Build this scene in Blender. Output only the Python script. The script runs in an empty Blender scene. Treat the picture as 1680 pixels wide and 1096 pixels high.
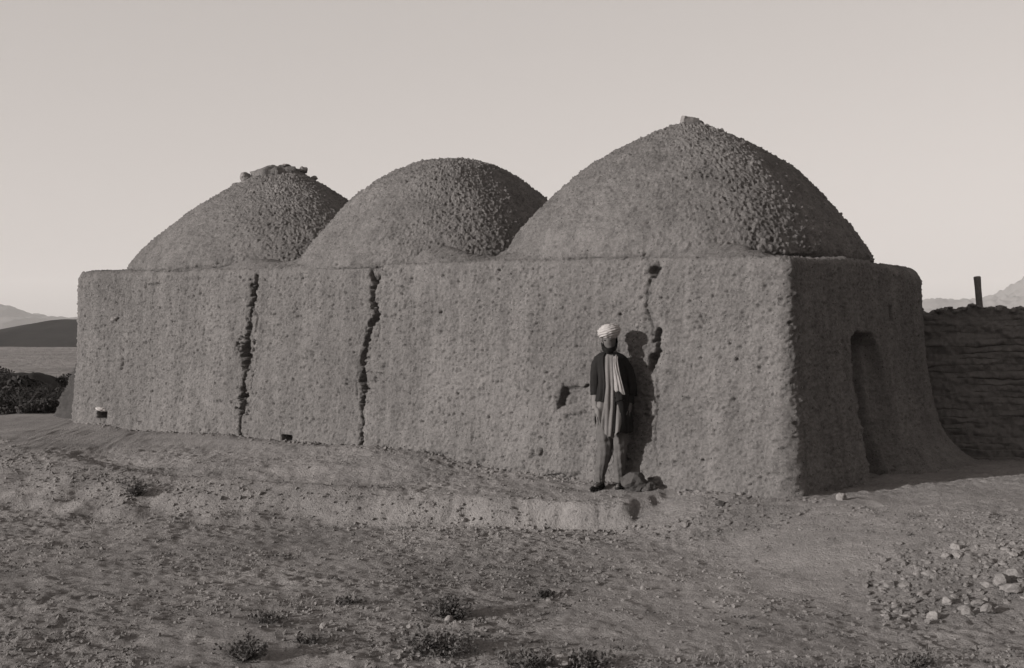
import bpy, bmesh, math, random
import numpy as np
from mathutils import Vector, Matrix

random.seed(7)
rng = np.random.default_rng(11)
scene = bpy.context.scene
C = scene.collection

# ------------------------------------------------------------------ camera
EYE = 1.62
cd = bpy.data.cameras.new('camera')
cam = bpy.data.objects.new('camera', cd)
C.objects.link(cam)
cam.location = (0, 0, EYE)
cam.rotation_euler = (math.radians(90), 0, 0)
cd.sensor_width = 36.0
cd.lens = 36.0 * 2000 / 1680
cd.shift_y = (548 - 545) / -1680.0
cd.clip_start = 0.1
cd.clip_end = 20000
scene.camera = cam

# ------------------------------------------------------------------ light
SUN_EL = math.radians(13.5)
SUN_XY = Vector((-0.88, -0.475)).normalized()
SUN = Vector((SUN_XY.x * math.cos(SUN_EL), SUN_XY.y * math.cos(SUN_EL), math.sin(SUN_EL)))
world = bpy.data.worlds.new('World')
scene.world = world
world.use_nodes = True
nt = world.node_tree
nt.nodes.clear()
sky = nt.nodes.new('ShaderNodeTexSky')
sky.sky_type = 'NISHITA'
sky.sun_disc = False
sky.sun_elevation = SUN_EL
sky.sun_rotation = math.atan2(SUN.x, SUN.y)
sky.air_density = 1.0
sky.dust_density = 2.0
bw = nt.nodes.new('ShaderNodeRGBToBW')
tint = nt.nodes.new('ShaderNodeMix')
tint.data_type = 'RGBA'
tint.blend_type = 'MULTIPLY'
tint.inputs[0].default_value = 1.0
tint.inputs[7].default_value = (1.0, 0.92, 0.872, 1)
bg = nt.nodes.new('ShaderNodeBackground')
bg.inputs['Strength'].default_value = 0.145
wo = nt.nodes.new('ShaderNodeOutputWorld')
nt.links.new(sky.outputs[0], bw.inputs[0])
hazy = nt.nodes.new('ShaderNodeMix')          # thin even haze veiling the sky
hazy.data_type = 'RGBA'
hazy.inputs[0].default_value = 0.6
hazy.inputs[7].default_value = (2.5, 2.5, 2.5, 1)
nt.links.new(bw.outputs[0], hazy.inputs[6])
nt.links.new(hazy.outputs[2], tint.inputs[6])
nt.links.new(tint.outputs[2], bg.inputs['Color'])
nt.links.new(bg.outputs[0], wo.inputs['Surface'])

sd = bpy.data.lights.new('sun', 'SUN')
sd.energy = 5.0
sd.angle = math.radians(0.6)
sd.color = (1.0, 0.975, 0.955)
sun = bpy.data.objects.new('sun', sd)
C.objects.link(sun)
sun.rotation_euler = SUN.to_track_quat('Z', 'Y').to_euler()
sun.location = (-20, -10, 20)

scene.view_settings.view_transform = 'Standard'
scene.view_settings.look = 'None'
scene.view_settings.exposure = 0.57
scene.view_settings.gamma = 1.0
scene.view_settings.use_curve_mapping = False
scene.cycles.volume_bounces = 0
scene.cycles.max_bounces = 6

# ------------------------------------------------------------------ noise
_perm = np.random.default_rng(5).permutation(4096).astype(np.int64)
_grad = np.random.default_rng(6).normal(size=(4096, 3))
_grad /= np.linalg.norm(_grad, axis=1, keepdims=True)
_grad = _grad.astype(np.float32)


def noise(P, scale=1.0, seed=0):
    """gradient noise, P (n,3), about -0.8..0.8"""
    Q = np.asarray(P, np.float32) * np.float32(scale) + np.float32(seed * 17.31 + 1000.0)
    I = np.floor(Q).astype(np.int64)
    F = (Q - I).astype(np.float32)
    U = F * F * F * (F * (F * 6 - 15) + 10)
    out = np.zeros(len(Q), np.float32)
    for dx in (0, 1):
        wx = U[:, 0] if dx else 1 - U[:, 0]
        hx = _perm[(I[:, 0] + dx) & 4095]
        for dy in (0, 1):
            wy = U[:, 1] if dy else 1 - U[:, 1]
            hy = _perm[(hx + I[:, 1] + dy) & 4095]
            for dz in (0, 1):
                wz = U[:, 2] if dz else 1 - U[:, 2]
                g = _grad[_perm[(hy + I[:, 2] + dz) & 4095]]
                d = g[:, 0] * (F[:, 0] - dx) + g[:, 1] * (F[:, 1] - dy) + g[:, 2] * (F[:, 2] - dz)
                out += wx * wy * wz * d
    return out * 1.6


def clods_at(P, scale, seed, keep=0.6, rmin=0.14, rmax=0.5, squash=None):
    """separate rounded lumps at random points, height in units of their own cell"""
    Q = np.asarray(P, np.float32) * np.float32(scale) + np.float32(seed * 7.7 + 2000.0)
    I0 = np.floor(Q - 0.5).astype(np.int64)
    out = np.zeros(len(Q), np.float32)
    for dx in (0, 1):
        for dy in (0, 1):
            for dz in (0, 1):
                I = I0 + np.array([dx, dy, dz])
                h = _perm[(_perm[(_perm[I[:, 0] & 4095] + I[:, 1]) & 4095] + I[:, 2] + seed * 131) & 4095]
                g = _grad[h]
                q2 = _grad[(h * 7 + 13) & 4095]
                c = I.astype(np.float32) + 0.5 + g * 0.25
                r = rmin + (rmax - rmin) * np.abs(q2[:, 0]) ** 1.3
                on = (q2[:, 1] < (2 * keep - 1))
                d = Q - c
                # lumps are stretched in their own direction
                al = (d * q2).sum(1)
                d2 = (d * d).sum(1) - 0.55 * al * al
                t = np.clip(1 - d2 / (r * r), 0, 1)
                out = np.maximum(out, np.where(on, r * t ** 0.6, 0))
    return out


def n2(x, y, scale, seed=0):
    x = np.asarray(x, float)
    return noise(np.stack([x.ravel(), np.asarray(y, float).ravel(), np.full(x.size, 0.37)], 1), scale, seed).reshape(x.shape)


def sstep(x, a, b):
    t = np.clip((x - a) / (b - a), 0, 1)
    return t * t * (3 - 2 * t)


# ------------------------------------------------------------------ mesh helpers
def mesh_arrays(name, V, F, smooth=True):
    V = np.asarray(V, np.float32)
    F = np.asarray(F, np.int32)
    k = F.shape[1]
    me = bpy.data.meshes.new(name)
    me.vertices.add(len(V))
    me.vertices.foreach_set('co', V.ravel())
    me.loops.add(F.size)
    me.loops.foreach_set('vertex_index', F.ravel())
    me.polygons.add(len(F))
    me.polygons.foreach_set('loop_start', np.arange(0, F.size, k, dtype=np.int32))
    me.update(calc_edges=True)
    me.polygons.foreach_set('use_smooth', np.full(len(F), smooth))
    me.validate()
    return me


def grid_faces(nr, nc, wrap=False):
    """rows x cols vertex grid (row-major); faces wind row->col"""
    r = np.arange(nr - 1)[:, None]
    c = np.arange(nc if wrap else nc - 1)[None, :]
    c2 = (c + 1) % nc
    a = r * nc + c
    b = r * nc + c2
    d = (r + 1) * nc + c
    e = (r + 1) * nc + c2
    return np.stack([a + 0 * b, b, e, d], -1).reshape(-1, 4)


def link(name, me, mat=None, parent=None, loc=None):
    o = bpy.data.objects.new(name, me)
    C.objects.link(o)
    if mat is not None and me is not None and len(me.materials) == 0:
        me.materials.append(mat)
    if parent is not None:
        o.parent = parent
    if loc is not None:
        o.location = loc
    return o


def empty(name, loc=(0, 0, 0)):
    o = bpy.data.objects.new(name, None)
    o.empty_display_size = 0.2
    C.objects.link(o)
    o.location = loc
    return o


def tag(o, label=None, cat=None, group=None, kind=None):
    if label:
        o['label'] = label
    if cat:
        o['category'] = cat
    if group:
        o['group'] = group
    if kind:
        o['kind'] = kind
    return o


def join_arrays(parts):
    Vs, Fs, n = [], [], 0
    for V, F in parts:
        Vs.append(np.asarray(V, float))
        Fs.append(np.asarray(F) + n)
        n += len(V)
    return np.concatenate(Vs), np.concatenate(Fs)


# ------------------------------------------------------------------ materials
WARM = np.array([1.0, 0.935, 0.90])


def grey(v):
    c = WARM * v
    return (float(c[0]), float(c[1]), float(c[2]), 1)


def earth(name, lo, hi, scales=(0.6, 5.0, 60.0), weights=(0.35, 0.35, 0.3), bump=0.35, bump_scale=90.0,
          bump_dist=0.012, specks=None, rough=0.95, streak=0.0):
    m = bpy.data.materials.new(name)
    m.use_nodes = True
    t = m.node_tree
    N, L = t.nodes, t.links
    b = N['Principled BSDF']
    b.inputs['Roughness'].default_value = rough
    b.inputs['Specular IOR Level'].default_value = 0.05
    geo = N.new('ShaderNodeNewGeometry')
    acc = None
    for s, w in zip(scales, weights):
        n = N.new('ShaderNodeTexNoise')
        n.inputs['Scale'].default_value = s
        n.inputs['Detail'].default_value = 6
        n.inputs['Roughness'].default_value = 0.62
        L.new(geo.outputs['Position'], n.inputs['Vector'])
        mul = N.new('ShaderNodeMath')
        mul.operation = 'MULTIPLY_ADD'
        mul.inputs[1].default_value = w
        L.new(n.outputs[0], mul.inputs[0])
        if acc is None:
            mul.inputs[2].default_value = 0
        else:
            L.new(acc, mul.inputs[2])
        acc = mul.outputs[0]
    r = N.new('ShaderNodeValToRGB')
    r.color_ramp.elements[0].position = 0.36
    r.color_ramp.elements[0].color = grey(lo)
    r.color_ramp.elements[1].position = 0.64
    r.color_ramp.elements[1].color = grey(hi)
    L.new(acc, r.inputs[0])
    col = r.outputs[0]
    if streak:
        mp = N.new('ShaderNodeMapping')
        mp.inputs['Scale'].default_value = (5.0, 5.0, 0.5)
        L.new(geo.outputs['Position'], mp.inputs['Vector'])
        sn = N.new('ShaderNodeTexNoise')
        sn.inputs['Scale'].default_value = 1.0
        sn.inputs['Detail'].default_value = 5
        L.new(mp.outputs[0], sn.inputs['Vector'])
        sr = N.new('ShaderNodeMapRange')
        sr.inputs[1].default_value = 0.35
        sr.inputs[2].default_value = 0.68
        sr.inputs[3].default_value = 1.0 - streak
        sr.inputs[4].default_value = 1.0 + streak
        L.new(sn.outputs[0], sr.inputs[0])
        sm = N.new('ShaderNodeVectorMath')
        sm.operation = 'SCALE'
        L.new(col, sm.inputs[0])
        L.new(sr.outputs[0], sm.inputs['Scale'])
        col = sm.outputs[0]
    if specks:
        for (sc, th, val, amt) in specks:
            v = N.new('ShaderNodeTexVoronoi')
            v.inputs['Scale'].default_value = sc
            L.new(geo.outputs['Position'], v.inputs['Vector'])
            c1 = N.new('ShaderNodeMapRange')
            c1.inputs[1].default_value = th
            c1.inputs[2].default_value = th * 0.55
            c1.inputs[3].default_value = 0
            c1.inputs[4].default_value = amt
            L.new(v.outputs['Distance'], c1.inputs[0])
            # only some of the cells carry a speck
            sep = N.new('ShaderNodeSeparateColor')
            L.new(v.outputs['Color'], sep.inputs[0])
            gt = N.new('ShaderNodeMath')
            gt.operation = 'GREATER_THAN'
            gt.inputs[1].default_value = 0.6
            L.new(sep.outputs[0], gt.inputs[0])
            mm = N.new('ShaderNodeMath')
            mm.operation = 'MULTIPLY'
            L.new(gt.outputs[0], mm.inputs[0])
            L.new(c1.outputs[0], mm.inputs[1])
            mx = N.new('ShaderNodeMix')
            mx.data_type = 'RGBA'
            mx.inputs[7].default_value = grey(val)
            L.new(mm.outputs[0], mx.inputs[0])
            L.new(col, mx.inputs[6])
            col = mx.outputs[2]
    L.new(col, b.inputs['Base Color'])
    if bump:
        n = N.new('ShaderNodeTexNoise')
        n.inputs['Scale'].default_value = bump_scale
        n.inputs['Detail'].default_value = 5
        n.inputs['Roughness'].default_value = 0.7
        L.new(geo.outputs['Position'], n.inputs['Vector'])
        bp = N.new('ShaderNodeBump')
        bp.inputs['Strength'].default_value = bump
        bp.inputs['Distance'].default_value = bump_dist
        L.new(n.outputs[0], bp.inputs['Height'])
        L.new(bp.outputs[0], b.inputs['Normal'])
    return m


M_MUD = earth('mud_plaster', 0.075, 0.178, (0.7, 9.0, 42.0), (0.25, 0.3, 0.45), 0.9, 55.0, 0.03,
              specks=[(30.0, 0.18, 0.26, 0.6), (15.0, 0.15, 0.02, 0.9), (27.0, 0.22, 0.03, 0.8)], streak=0.14)
M_GROUND = earth('trampled_earth', 0.114, 0.262, (0.55, 3.2, 30.0), (0.40, 0.32, 0.28), 1.0, 40.0, 0.04,
                 specks=[(30.0, 0.2, 0.30, 0.45), (9.0, 0.2, 0.06, 0.6), (21.0, 0.22, 0.05, 0.55)])
gt = M_GROUND.node_tree
gp = gt.nodes['Principled BSDF']
src = gp.inputs['Base Color'].links[0].from_socket
ga = gt.nodes.new('ShaderNodeAttribute')
ga.attribute_name = 'wear'
gm = gt.nodes.new('ShaderNodeMath')
gm.operation = 'MULTIPLY'
gm.inputs[1].default_value = 0.28
gx_ = gt.nodes.new('ShaderNodeMix')
gx_.data_type = 'RGBA'
gx_.inputs[7].default_value = grey(0.245)
gt.links.new(ga.outputs['Fac'], gm.inputs[0])
gt.links.new(gm.outputs[0], gx_.inputs[0])
gt.links.new(src, gx_.inputs[6])
gt.links.new(gx_.outputs[2], gp.inputs['Base Color'])
M_OLDWALL = earth('weathered_mud', 0.075, 0.13, (1.2, 8.0, 60.0), (0.3, 0.4, 0.3), 0.7, 60.0, 0.02)
M_BUTTRESS = earth('buttress_mud', 0.03, 0.062, (1.2, 8.0, 60.0), (0.3, 0.4, 0.3), 0.7, 60.0, 0.02)  # darker tone, only for the buttress at the left end
M_STONE = earth('pale_stone', 0.12, 0.20, (4.0, 20.0, 90.0), (0.3, 0.4, 0.3), 0.5, 80.0, 0.01)
M_CLOD = earth('earth_clod', 0.10, 0.19, (4.0, 20.0, 90.0), (0.3, 0.4, 0.3), 0.6, 80.0, 0.012)
M_DARKSTONE = earth('dark_stone', 0.035, 0.075, (4.0, 20.0, 90.0), (0.3, 0.4, 0.3), 0.5, 80.0, 0.01)
M_WHITE = earth('whitish_plaster', 0.36, 0.46, (4.0, 20.0, 90.0), (0.3, 0.4, 0.3), 0.3, 80.0, 0.006)
M_MOUNT = earth('mountain_rock', 0.09, 0.15, (0.004, 0.02, 0.1), (0.4, 0.35, 0.25), 0.0)
M_HILL = earth('scrub_hill', 0.022, 0.042, (0.03, 0.2, 1.0), (0.4, 0.35, 0.25), 0.0)
M_FIELD = earth('stubble_field', 0.11, 0.27, (0.07, 0.45, 1.8), (0.3, 0.35, 0.35), 1.0, 1.2, 0.5)
M_WOOD = earth('weathered_wood', 0.07, 0.14, (6.0, 30.0, 120.0), (0.3, 0.4, 0.3), 0.4, 90.0, 0.01)
M_BUSH = earth('dark_leaves', 0.030, 0.055, (2.0, 10.0, 50.0), (0.3, 0.4, 0.3), 0.0)
M_DRYLEAF = earth('dry_scrub', 0.045, 0.10, (2.0, 10.0, 50.0), (0.3, 0.4, 0.3), 0.0)
M_STRAW = earth('dry_grass', 0.10, 0.22, (2.0, 10.0, 50.0), (0.3, 0.4, 0.3), 0.0)
M_BRICK = earth('fired_brick', 0.13, 0.18, (6.0, 30.0, 120.0), (0.3, 0.4, 0.3), 0.4, 90.0, 0.006)


def cloth(name, v, spread=0.12):
    return earth(name, v * (1 - spread), v * (1 + spread), (3.0, 15.0, 120.0), (0.4, 0.3, 0.3), 0.25, 260.0, 0.004, rough=0.9)


# ------------------------------------------------------------------ layout of the house
A = np.array([2.78, 12.2])            # near corner on the ground
B = np.array([-7.06, 19.75])          # far front corner
LF = float(np.linalg.norm(B - A))     # front length
u = (B - A) / LF                      # along the front
nf = np.array([-u[1], u[0]])          # front normal
if nf[1] > 0:
    nf = -nf
v = -nf                               # along the right-hand face, away from the camera
nr = -u                               # right-face normal
DEPTH = 4.2
HALF = 2.1


def ab(x, y):
    dx, dy = np.asarray(x) - A[0], np.asarray(y) - A[1]
    return dx * u[0] + dy * u[1], dx * nf[0] + dy * nf[1]


def front_pt(px, py):
    """a point of the front wall plane seen at that pixel of the photograph -> (a, z)"""
    q = (px - 840) / 2000.0
    a = (A[0] - q * A[1]) / (q * u[1] - u[0])
    Y = A[1] + a * u[1]
    return a, EYE - (py - 545) / 2000.0 * Y


# ------------------------------------------------------------------ ground height
def ground_h(x, y, rough=True):
    x = np.asarray(x, float)
    y = np.asarray(y, float)
    a, b = ab(x, y)
    zb = np.interp(a, [-3, 0, 1.5, 3, 5, 8, 10.5, 12.4, 16], [0.03, 0, -0.03, 0.02, 0.06, 0.07, 0.14, 0.21, 0.15])
    be = np.interp(a, [-2, 0.0, 0.9, 1.5, 4.2, 6.7, 9, 12], [0.2, 0.35, 0.7, 0.86, 1.70, 2.75, 2.6, 1.5])
    be = be + 0.07 * n2(x, y, 1.3, 3) + 0.06 * n2(x, y, 2.4, 4) + 0.025 * n2(x, y, 9, 14)
    w = np.interp(a, [1.0, 2.0, 3.2, 4.5, 6.0, 7.5, 9, 12], [0.10, 0.16, 0.45, 0.85, 1.05, 1.4, 2.4, 3.5])
    w = w * (1 + 0.35 * n2(x, y, 2.2, 17))
    low = np.interp(b, [0, 2, 5, 9], [-0.40, -0.41, -0.40, -0.36])
    low = low + np.interp(x, [3.0, 7.0], [0.0, 0.10])
    edge_top = np.interp(a, [0, 1.5, 4.5, 7, 12], [-0.05, -0.13, -0.10, -0.06, 0.1])
    top = zb + (edge_top - zb) * np.clip(b / np.maximum(be, 0.05), 0, 1.2)
    # bank at the foot of the wall, trough and rim further out, on the left part
    k = sstep(a, 3.6, 5.0) * (1 - sstep(a, 8.5, 10.5))
    top = top + k * (0.10 * np.exp(-((b - 0.25) / 0.45) ** 2) - 0.09 * np.exp(-((b - be + 0.75) / 0.38) ** 2)
                     + 0.03 * np.exp(-((b - be + 0.12) / 0.16) ** 2))
    h = top + (low - top) * sstep((b - be) / w, 0, 1)
    # plain ramp from the wall foot to the right of the terrace's end
    ramp = zb + (low - zb) * sstep(b, -0.1, np.interp(a, [-2, 0, 1.4], [3.0, 1.9, 1.25]))
    m = sstep(a + 0.07 * n2(x, y, 3, 18) + 0.04 * n2(x, y, 9, 19) - 0.10 * (b - 0.5), 1.20, 1.34)
    h = ramp * (1 - m) + h * m
    # side of the house to the right and behind
    h = np.where(b < 0, zb, h)
    # the land falls away behind and to the left
    d = np.hypot(x, y)
    fall = sstep(d, 24, 70)
    h = h * (1 - fall) + (-1.0) * fall
    if rough:
        near = 1 - sstep(d, 20, 45)
        und = 0.035 * n2(x, y, 0.55, 1) + 0.02 * n2(x, y, 1.6, 2)
        h = h + near * und + (1 - near) * 0.25 * n2(x, y, 0.02, 9) * sstep(d, 45, 90)
    return h


PATH = [np.array(on_path) for on_path in ((9.0, 13.4), (6.0, 13.0), (3.6, 11.6), (2.0, 9.9), (1.0, 8.4), (0.4, 7.0), (0.0, 5.0))]


def wear(x, y):
    """1 on the trodden path that comes round the near corner, 0 off it"""
    x = np.asarray(x, float)
    y = np.asarray(y, float)
    d = np.full(x.shape, 99.0)
    for p, q in zip(PATH[:-1], PATH[1:]):
        e = q - p
        t = np.clip(((x - p[0]) * e[0] + (y - p[1]) * e[1]) / (e @ e), 0, 1)
        d = np.minimum(d, np.hypot(x - p[0] - t * e[0], y - p[1] - t * e[1]))
    d = d + 0.5 * n2(x, y, 0.6, 21) + 0.25 * n2(x, y, 2.0, 22)
    return 1 - sstep(d, 0.25, 1.1)


def ground_fine(x, y):
    d = np.hypot(x, y)
    near = 1 - sstep(d, 18, 26)
    n1 = n2(x, y, 4.5, 5)
    wr = wear(x, y)
    patch = sstep(n2(x, y, 0.7, 8), -0.15, 0.35) * (1 - 0.6 * wr)
    near = near * (1 - 0.25 * wr)
    f = 0.013 * n1 + 0.011 * n2(x, y, 9, 6) + (0.006 + 0.010 * patch) * n2(x, y, 17, 7) + (0.003 + 0.006 * patch) * n2(x, y, 33, 12)
    f = f + 0.035 * np.clip(n2(x, y, 8, 15) - 0.42, 0, 0.5) + 0.03 * patch * np.clip(n2(x, y, 15, 16) - 0.36, 0, 0.5)
    # crumbly face of the terrace
    return near * f


def gz(x, y):
    return float((ground_h(np.array([x]), np.array([y])) + ground_fine(np.array([x]), np.array([y])))[0])


def on_ground(px, py):
    """ground point seen at that pixel of the photograph"""
    ys = np.linspace(5, 40, 1400)
    xs = (px - 840) / 2000.0 * ys
    zr = EYE - (py - 545) / 2000.0 * ys
    hh = ground_h(xs, ys)
    i = int(np.argmax(zr <= hh))
    return float(xs[i]), float(ys[i]), float(hh[i])


def axis(fine_lo, fine_hi, step, lo, hi, grow=1.12):
    pts = list(np.arange(fine_lo, fine_hi, step))
    s, p = step, fine_hi
    while p < hi:
        pts.append(p)
        s *= grow
        p += s
    pts.append(hi)
    s, p = step, fine_lo
    front = []
    while p > lo:
        s *= grow
        p -= s
        front.append(max(p, lo))
    return np.array(sorted(set(front)) + pts)


gx = axis(-7.2, 6.6, 0.022, -5000, 5000)
gy = axis(7.0, 16.2, 0.022, -3000, 6000)
X, Y = np.meshgrid(gx, gy)
Z = ground_h(X, Y) + ground_fine(X, Y)
me = mesh_arrays('ground', np.stack([X.ravel(), Y.ravel(), Z.ravel()], 1), grid_faces(len(gy), len(gx)))
at = me.attributes.new('wear', 'FLOAT', 'POINT')
at.data.foreach_set('value', wear(X, Y).ravel().astype(np.float32))
ground = link('ground', me, M_GROUND)
tag(ground, kind='structure')

# ------------------------------------------------------------------ distant land
def ridge(name, y0, y1, xs, tops, mat, base=-1.2, rows=36, rough=1.0, seed=0, nx=300):
    x = np.linspace(xs[0], xs[-1], nx)
    t = np.interp(x, xs, tops)
    r = np.linspace(0, 1, rows)
    XX, RR = np.meshgrid(x, r)
    prof = np.sin(np.clip(RR, 0, 1) * math.pi) ** 0.8
    YY = y0 + (y1 - y0) * RR
    amp = np.maximum(t - base, 0)
    wl = 1.0 / (0.25 * (y1 - y0))
    nn = n2(XX, YY, wl * 1.5, seed) + 0.5 * n2(XX, YY, wl * 4, seed + 1) + 0.3 * n2(XX, YY, wl * 10, seed + 2) + 0.2 * n2(XX, YY, wl * 24, seed + 3)
    ZZ = base - 0.5 + (amp[None, :] + 0.5) * prof * (1 + rough * 0.22 * nn)
    me = mesh_arrays(name, np.stack([XX.ravel(), YY.ravel(), ZZ.ravel()], 1), grid_faces(rows, nx))
    o = link(name, me, mat)
    tag(o, kind='structure')
    return o


def px_x(px, Y):
    return (px - 840) / 2000.0 * Y


def px_z(py, Y):
    return EYE - (py - 545) / 2000.0 * Y


YM = 2700.0
ridge('mountains', 2300, 3100,
      [px_x(p, YM) for p in (-500, -200, 0, 20, 50, 95, 115, 300, 700, 1100, 1400, 1510, 1560, 1600, 1640, 1680, 1760, 1900, 2100)],
      [px_z(p + 12, YM) for p in (480, 505, 493, 497, 511, 509, 522, 530, 528, 520, 500, 492, 489, 489, 478, 458, 430, 440, 500)],
      M_MOUNT, rough=1.5, seed=20, nx=900, rows=60)
YH = 270.0
ridge('hill', 215, 325, [px_x(p, YH) for p in (-700, -300, 0, 20, 125, 260, 500, 800)],
      [px_z(p, YH) for p in (565, 556, 548, 545, 524, 517, 535, 560)], M_HILL, rough=0.25, seed=30, nx=260)
# pale stubble field beyond the house
fx = np.linspace(-140, 20, 300)
fy = np.linspace(56, 212, 260)
FX, FY = np.meshgrid(fx, fy)
FZ = ground_h(FX, FY) + 0.06 + 0.10 * np.abs(n2(FX, FY, 0.35, 25)) + 0.12 * n2(FX, FY, 0.09, 26)
me = mesh_arrays('field', np.stack([FX.ravel(), FY.ravel(), FZ.ravel()], 1), grid_faces(260, 300))
tag(link('field', me, M_FIELD), kind='structure')

# ------------------------------------------------------------------ haze
def box_mesh(name, lo, hi):
    x0, y0, z0 = lo
    x1, y1, z1 = hi
    V = [(x0, y0, z0), (x1, y0, z0), (x1, y1, z0), (x0, y1, z0), (x0, y0, z1), (x1, y0, z1), (x1, y1, z1), (x0, y1, z1)]
    F = [(0, 3, 2, 1), (4, 5, 6, 7), (0, 1, 5, 4), (1, 2, 6, 5), (2, 3, 7, 6), (3, 0, 4, 7)]
    return mesh_arrays(name, V, F, smooth=False)


HAZE = 0.00019
if HAZE:
    m = bpy.data.materials.new('haze')
    m.use_nodes = True
    m.node_tree.nodes.clear()
    pv = m.node_tree.nodes.new('ShaderNodeVolumePrincipled')
    pv.inputs['Color'].default_value = (0.93, 0.90, 0.88, 1)
    pv.inputs['Density'].default_value = HAZE
    pv.inputs['Anisotropy'].default_value = 0.0
    mo = m.node_tree.nodes.new('ShaderNodeOutputMaterial')
    m.node_tree.links.new(pv.outputs[0], mo.inputs['Volume'])
    hz = link('haze', box_mesh('haze', (-5100, -3100, -4.0), (5100, 6100, 260.0)), m)
    tag(hz, kind='stuff')

# ------------------------------------------------------------------ the domed house
def clod_noise(P, lump=1.0):
    """relief of hand-laid mud plaster, metres outward"""
    d = 0.030 * noise(P, 0.9, 1) + 0.012 * noise(P, 2.7, 2)
    d += lump * 0.006 * noise(P, 7.5, 3) + lump * 0.005 * noise(P, 19.0, 4)
    d += lump * 0.006 * noise(P, 31.0, 5) + 0.007 * noise(P, 47.0, 8)
    rg = 0.6 + 0.55 * np.clip(noise(P, 0.8, 13) + 0.35, 0, 1)
    d += lump * (rg * (0.024 * clods_at(P, 9.0, 1, 0.4) + 0.042 * clods_at(P, 17.0, 2, 0.6)) + 0.040 * clods_at(P, 28.0, 6, 0.65))
    d -= 0.11 * clods_at(P, 10.0, 3, 0.30, 0.08, 0.32) * rg
    d -= 0.10 * clods_at(P, 19.0, 4, 0.45, 0.12, 0.42)
    return d


house = empty('domed_house', (float(A[0]), float(A[1]), 0.0))
tag(house, 'long mud plastered house with three rounded domes and cracked front wall', 'house')


def put(name, me, mat, label=None):
    """part of the house, its mesh given in world coordinates"""
    o = link(name, me, mat, house)
    o.location = (-float(A[0]), -float(A[1]), 0.0)
    if label:
        o['label'] = label
    return o


# perimeter columns: front (B -> A), right face (A -> C), back, left end
cols = []     # x, y, nx, ny, face, s


def corner_arc(center, n0, n1, r, k, face, s):
    a0 = math.atan2(n0[1], n0[0])
    a1 = math.atan2(n1[1], n1[0])
    while a1 - a0 > math.pi:
        a1 -= 2 * math.pi
    while a1 - a0 < -math.pi:
        a1 += 2 * math.pi
    for i in range(k):
        t = a0 + (a1 - a0) * i / (k - 1)
        cols.append((center[0] + r * math.cos(t), center[1] + r * math.sin(t), math.cos(t), math.sin(t), face, s, i / (k - 1)))


RA, RB, RC = 0.11, 0.16, 0.45
STEP = 0.012
nl = u            # left-end normal
nb = -nf          # back normal
Cc = A + v * DEPTH
Dd = B + v * DEPTH
# front, a from LF - RB down to RA
for a_ in np.arange(LF - RB, RA, -STEP):
    p = A + u * a_
    cols.append((p[0], p[1], nf[0], nf[1], 0, a_, 0))
corner_arc(A + u * RA + v * RA, nf, nr, RA, 14, 1, 0.0)
for s_ in np.arange(RA, DEPTH - RC, STEP * 1.15):
    p = A + v * s_
    cols.append((p[0], p[1], nr[0], nr[1], 2, s_, 0))
corner_arc(A + v * (DEPTH - RC) + u * RC, nr, nb, RC, 26, 3, DEPTH - RC)
for a_ in np.arange(RC, LF - RB, 0.09):
    p = Cc + u * a_
    cols.append((p[0], p[1], nb[0], nb[1], 4, a_, 0))
corner_arc(Dd - u * RB - v * RB, nb, nl, RB, 6, 5, 0)
for s_ in np.arange(DEPTH - RB, RB, -0.035):
    p = B + v * s_
    cols.append((p[0], p[1], nl[0], nl[1], 6, s_, 0))
corner_arc(B - u * RB + v * RB, nl, nf, RB, 30, 7, 0)
cols = np.array(cols)
NC = len(cols)
cx, cy, cnx, cny, face, cs, ct = cols.T
ca, cb = ab(cx, cy)

# top heights
ztop = np.interp(ca, [0, 3.6, 8.15, LF], [2.385, 2.48, 2.53, 2.60])
right = (face == 2) | (face == 3) | (face == 1)
ztop = np.where(right, np.interp(-cb, [0, 2.2, 2.35, 4.2], [2.385, 2.445, 2.42, 2.43]), ztop)
ztop = ztop + 0.015 * noise(np.stack([cx, cy, 0 * cx], 1), 1.1, 31)

ZB = -0.7
RT = np.where(face == 3, 0.20, np.where(face == 2, np.interp(-cb, [2.6, 3.6], [0.09, 0.20]), np.where(face == 0, np.interp(ca, [0, 3, 9.5, 12], [0.09, 0.10, 0.11, 0.16]), np.where(face == 7, 0.16, 0.10))))
nz = 225
lev = np.linspace(0, 1, nz)
arc = np.linspace(0, 1, 12)[1:]
inn = np.array([0.02, 0.04, 0.06, 0.08, 0.10, 0.13, 0.16, 0.2, 0.26, 0.35, 0.7])
NRW = nz + len(arc) + len(inn)

Zs = np.zeros((NRW, NC))
OUT = np.zeros((NRW, NC))     # outward offset
for i in range(nz):
    Zs[i] = ZB + (ztop - RT - ZB) * lev[i]
for j, t in enumerate(arc):
    Zs[nz + j] = ztop - RT + RT * math.sin(t * math.pi / 2)
    OUT[nz + j] = -RT * (1 - math.cos(t * math.pi / 2))
for j, t in enumerate(inn):
    skirt = np.exp(-((ca - 2.2) / 1.5) ** 4) + np.exp(-((ca - 6.05) / 1.5) ** 4) + np.exp(-((ca - 9.65) / 1.5) ** 4)
    skirt = skirt * (face == 0)
    Zs[nz + len(arc) + j] = ztop + skirt * np.interp(t, [0, 0.05, 0.15, 0.35, 0.7], [0, 0.055, 0.17, 0.33, 0.1]) + np.interp(t, [0, 0.05, 0.15, 0.35, 0.7], [0, 0.008, 0.015, 0.01, -0.06]) * np.where(face == 0, sstep(ca, 2.5, 4.0) * (1 - sstep(ca, 9.5, 11.5)), 0.15)
    OUT[nz + len(arc) + j] = -RT - t
Sg = np.broadcast_to(cs, Zs.shape)
Ag = np.broadcast_to(ca, Zs.shape)
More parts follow.
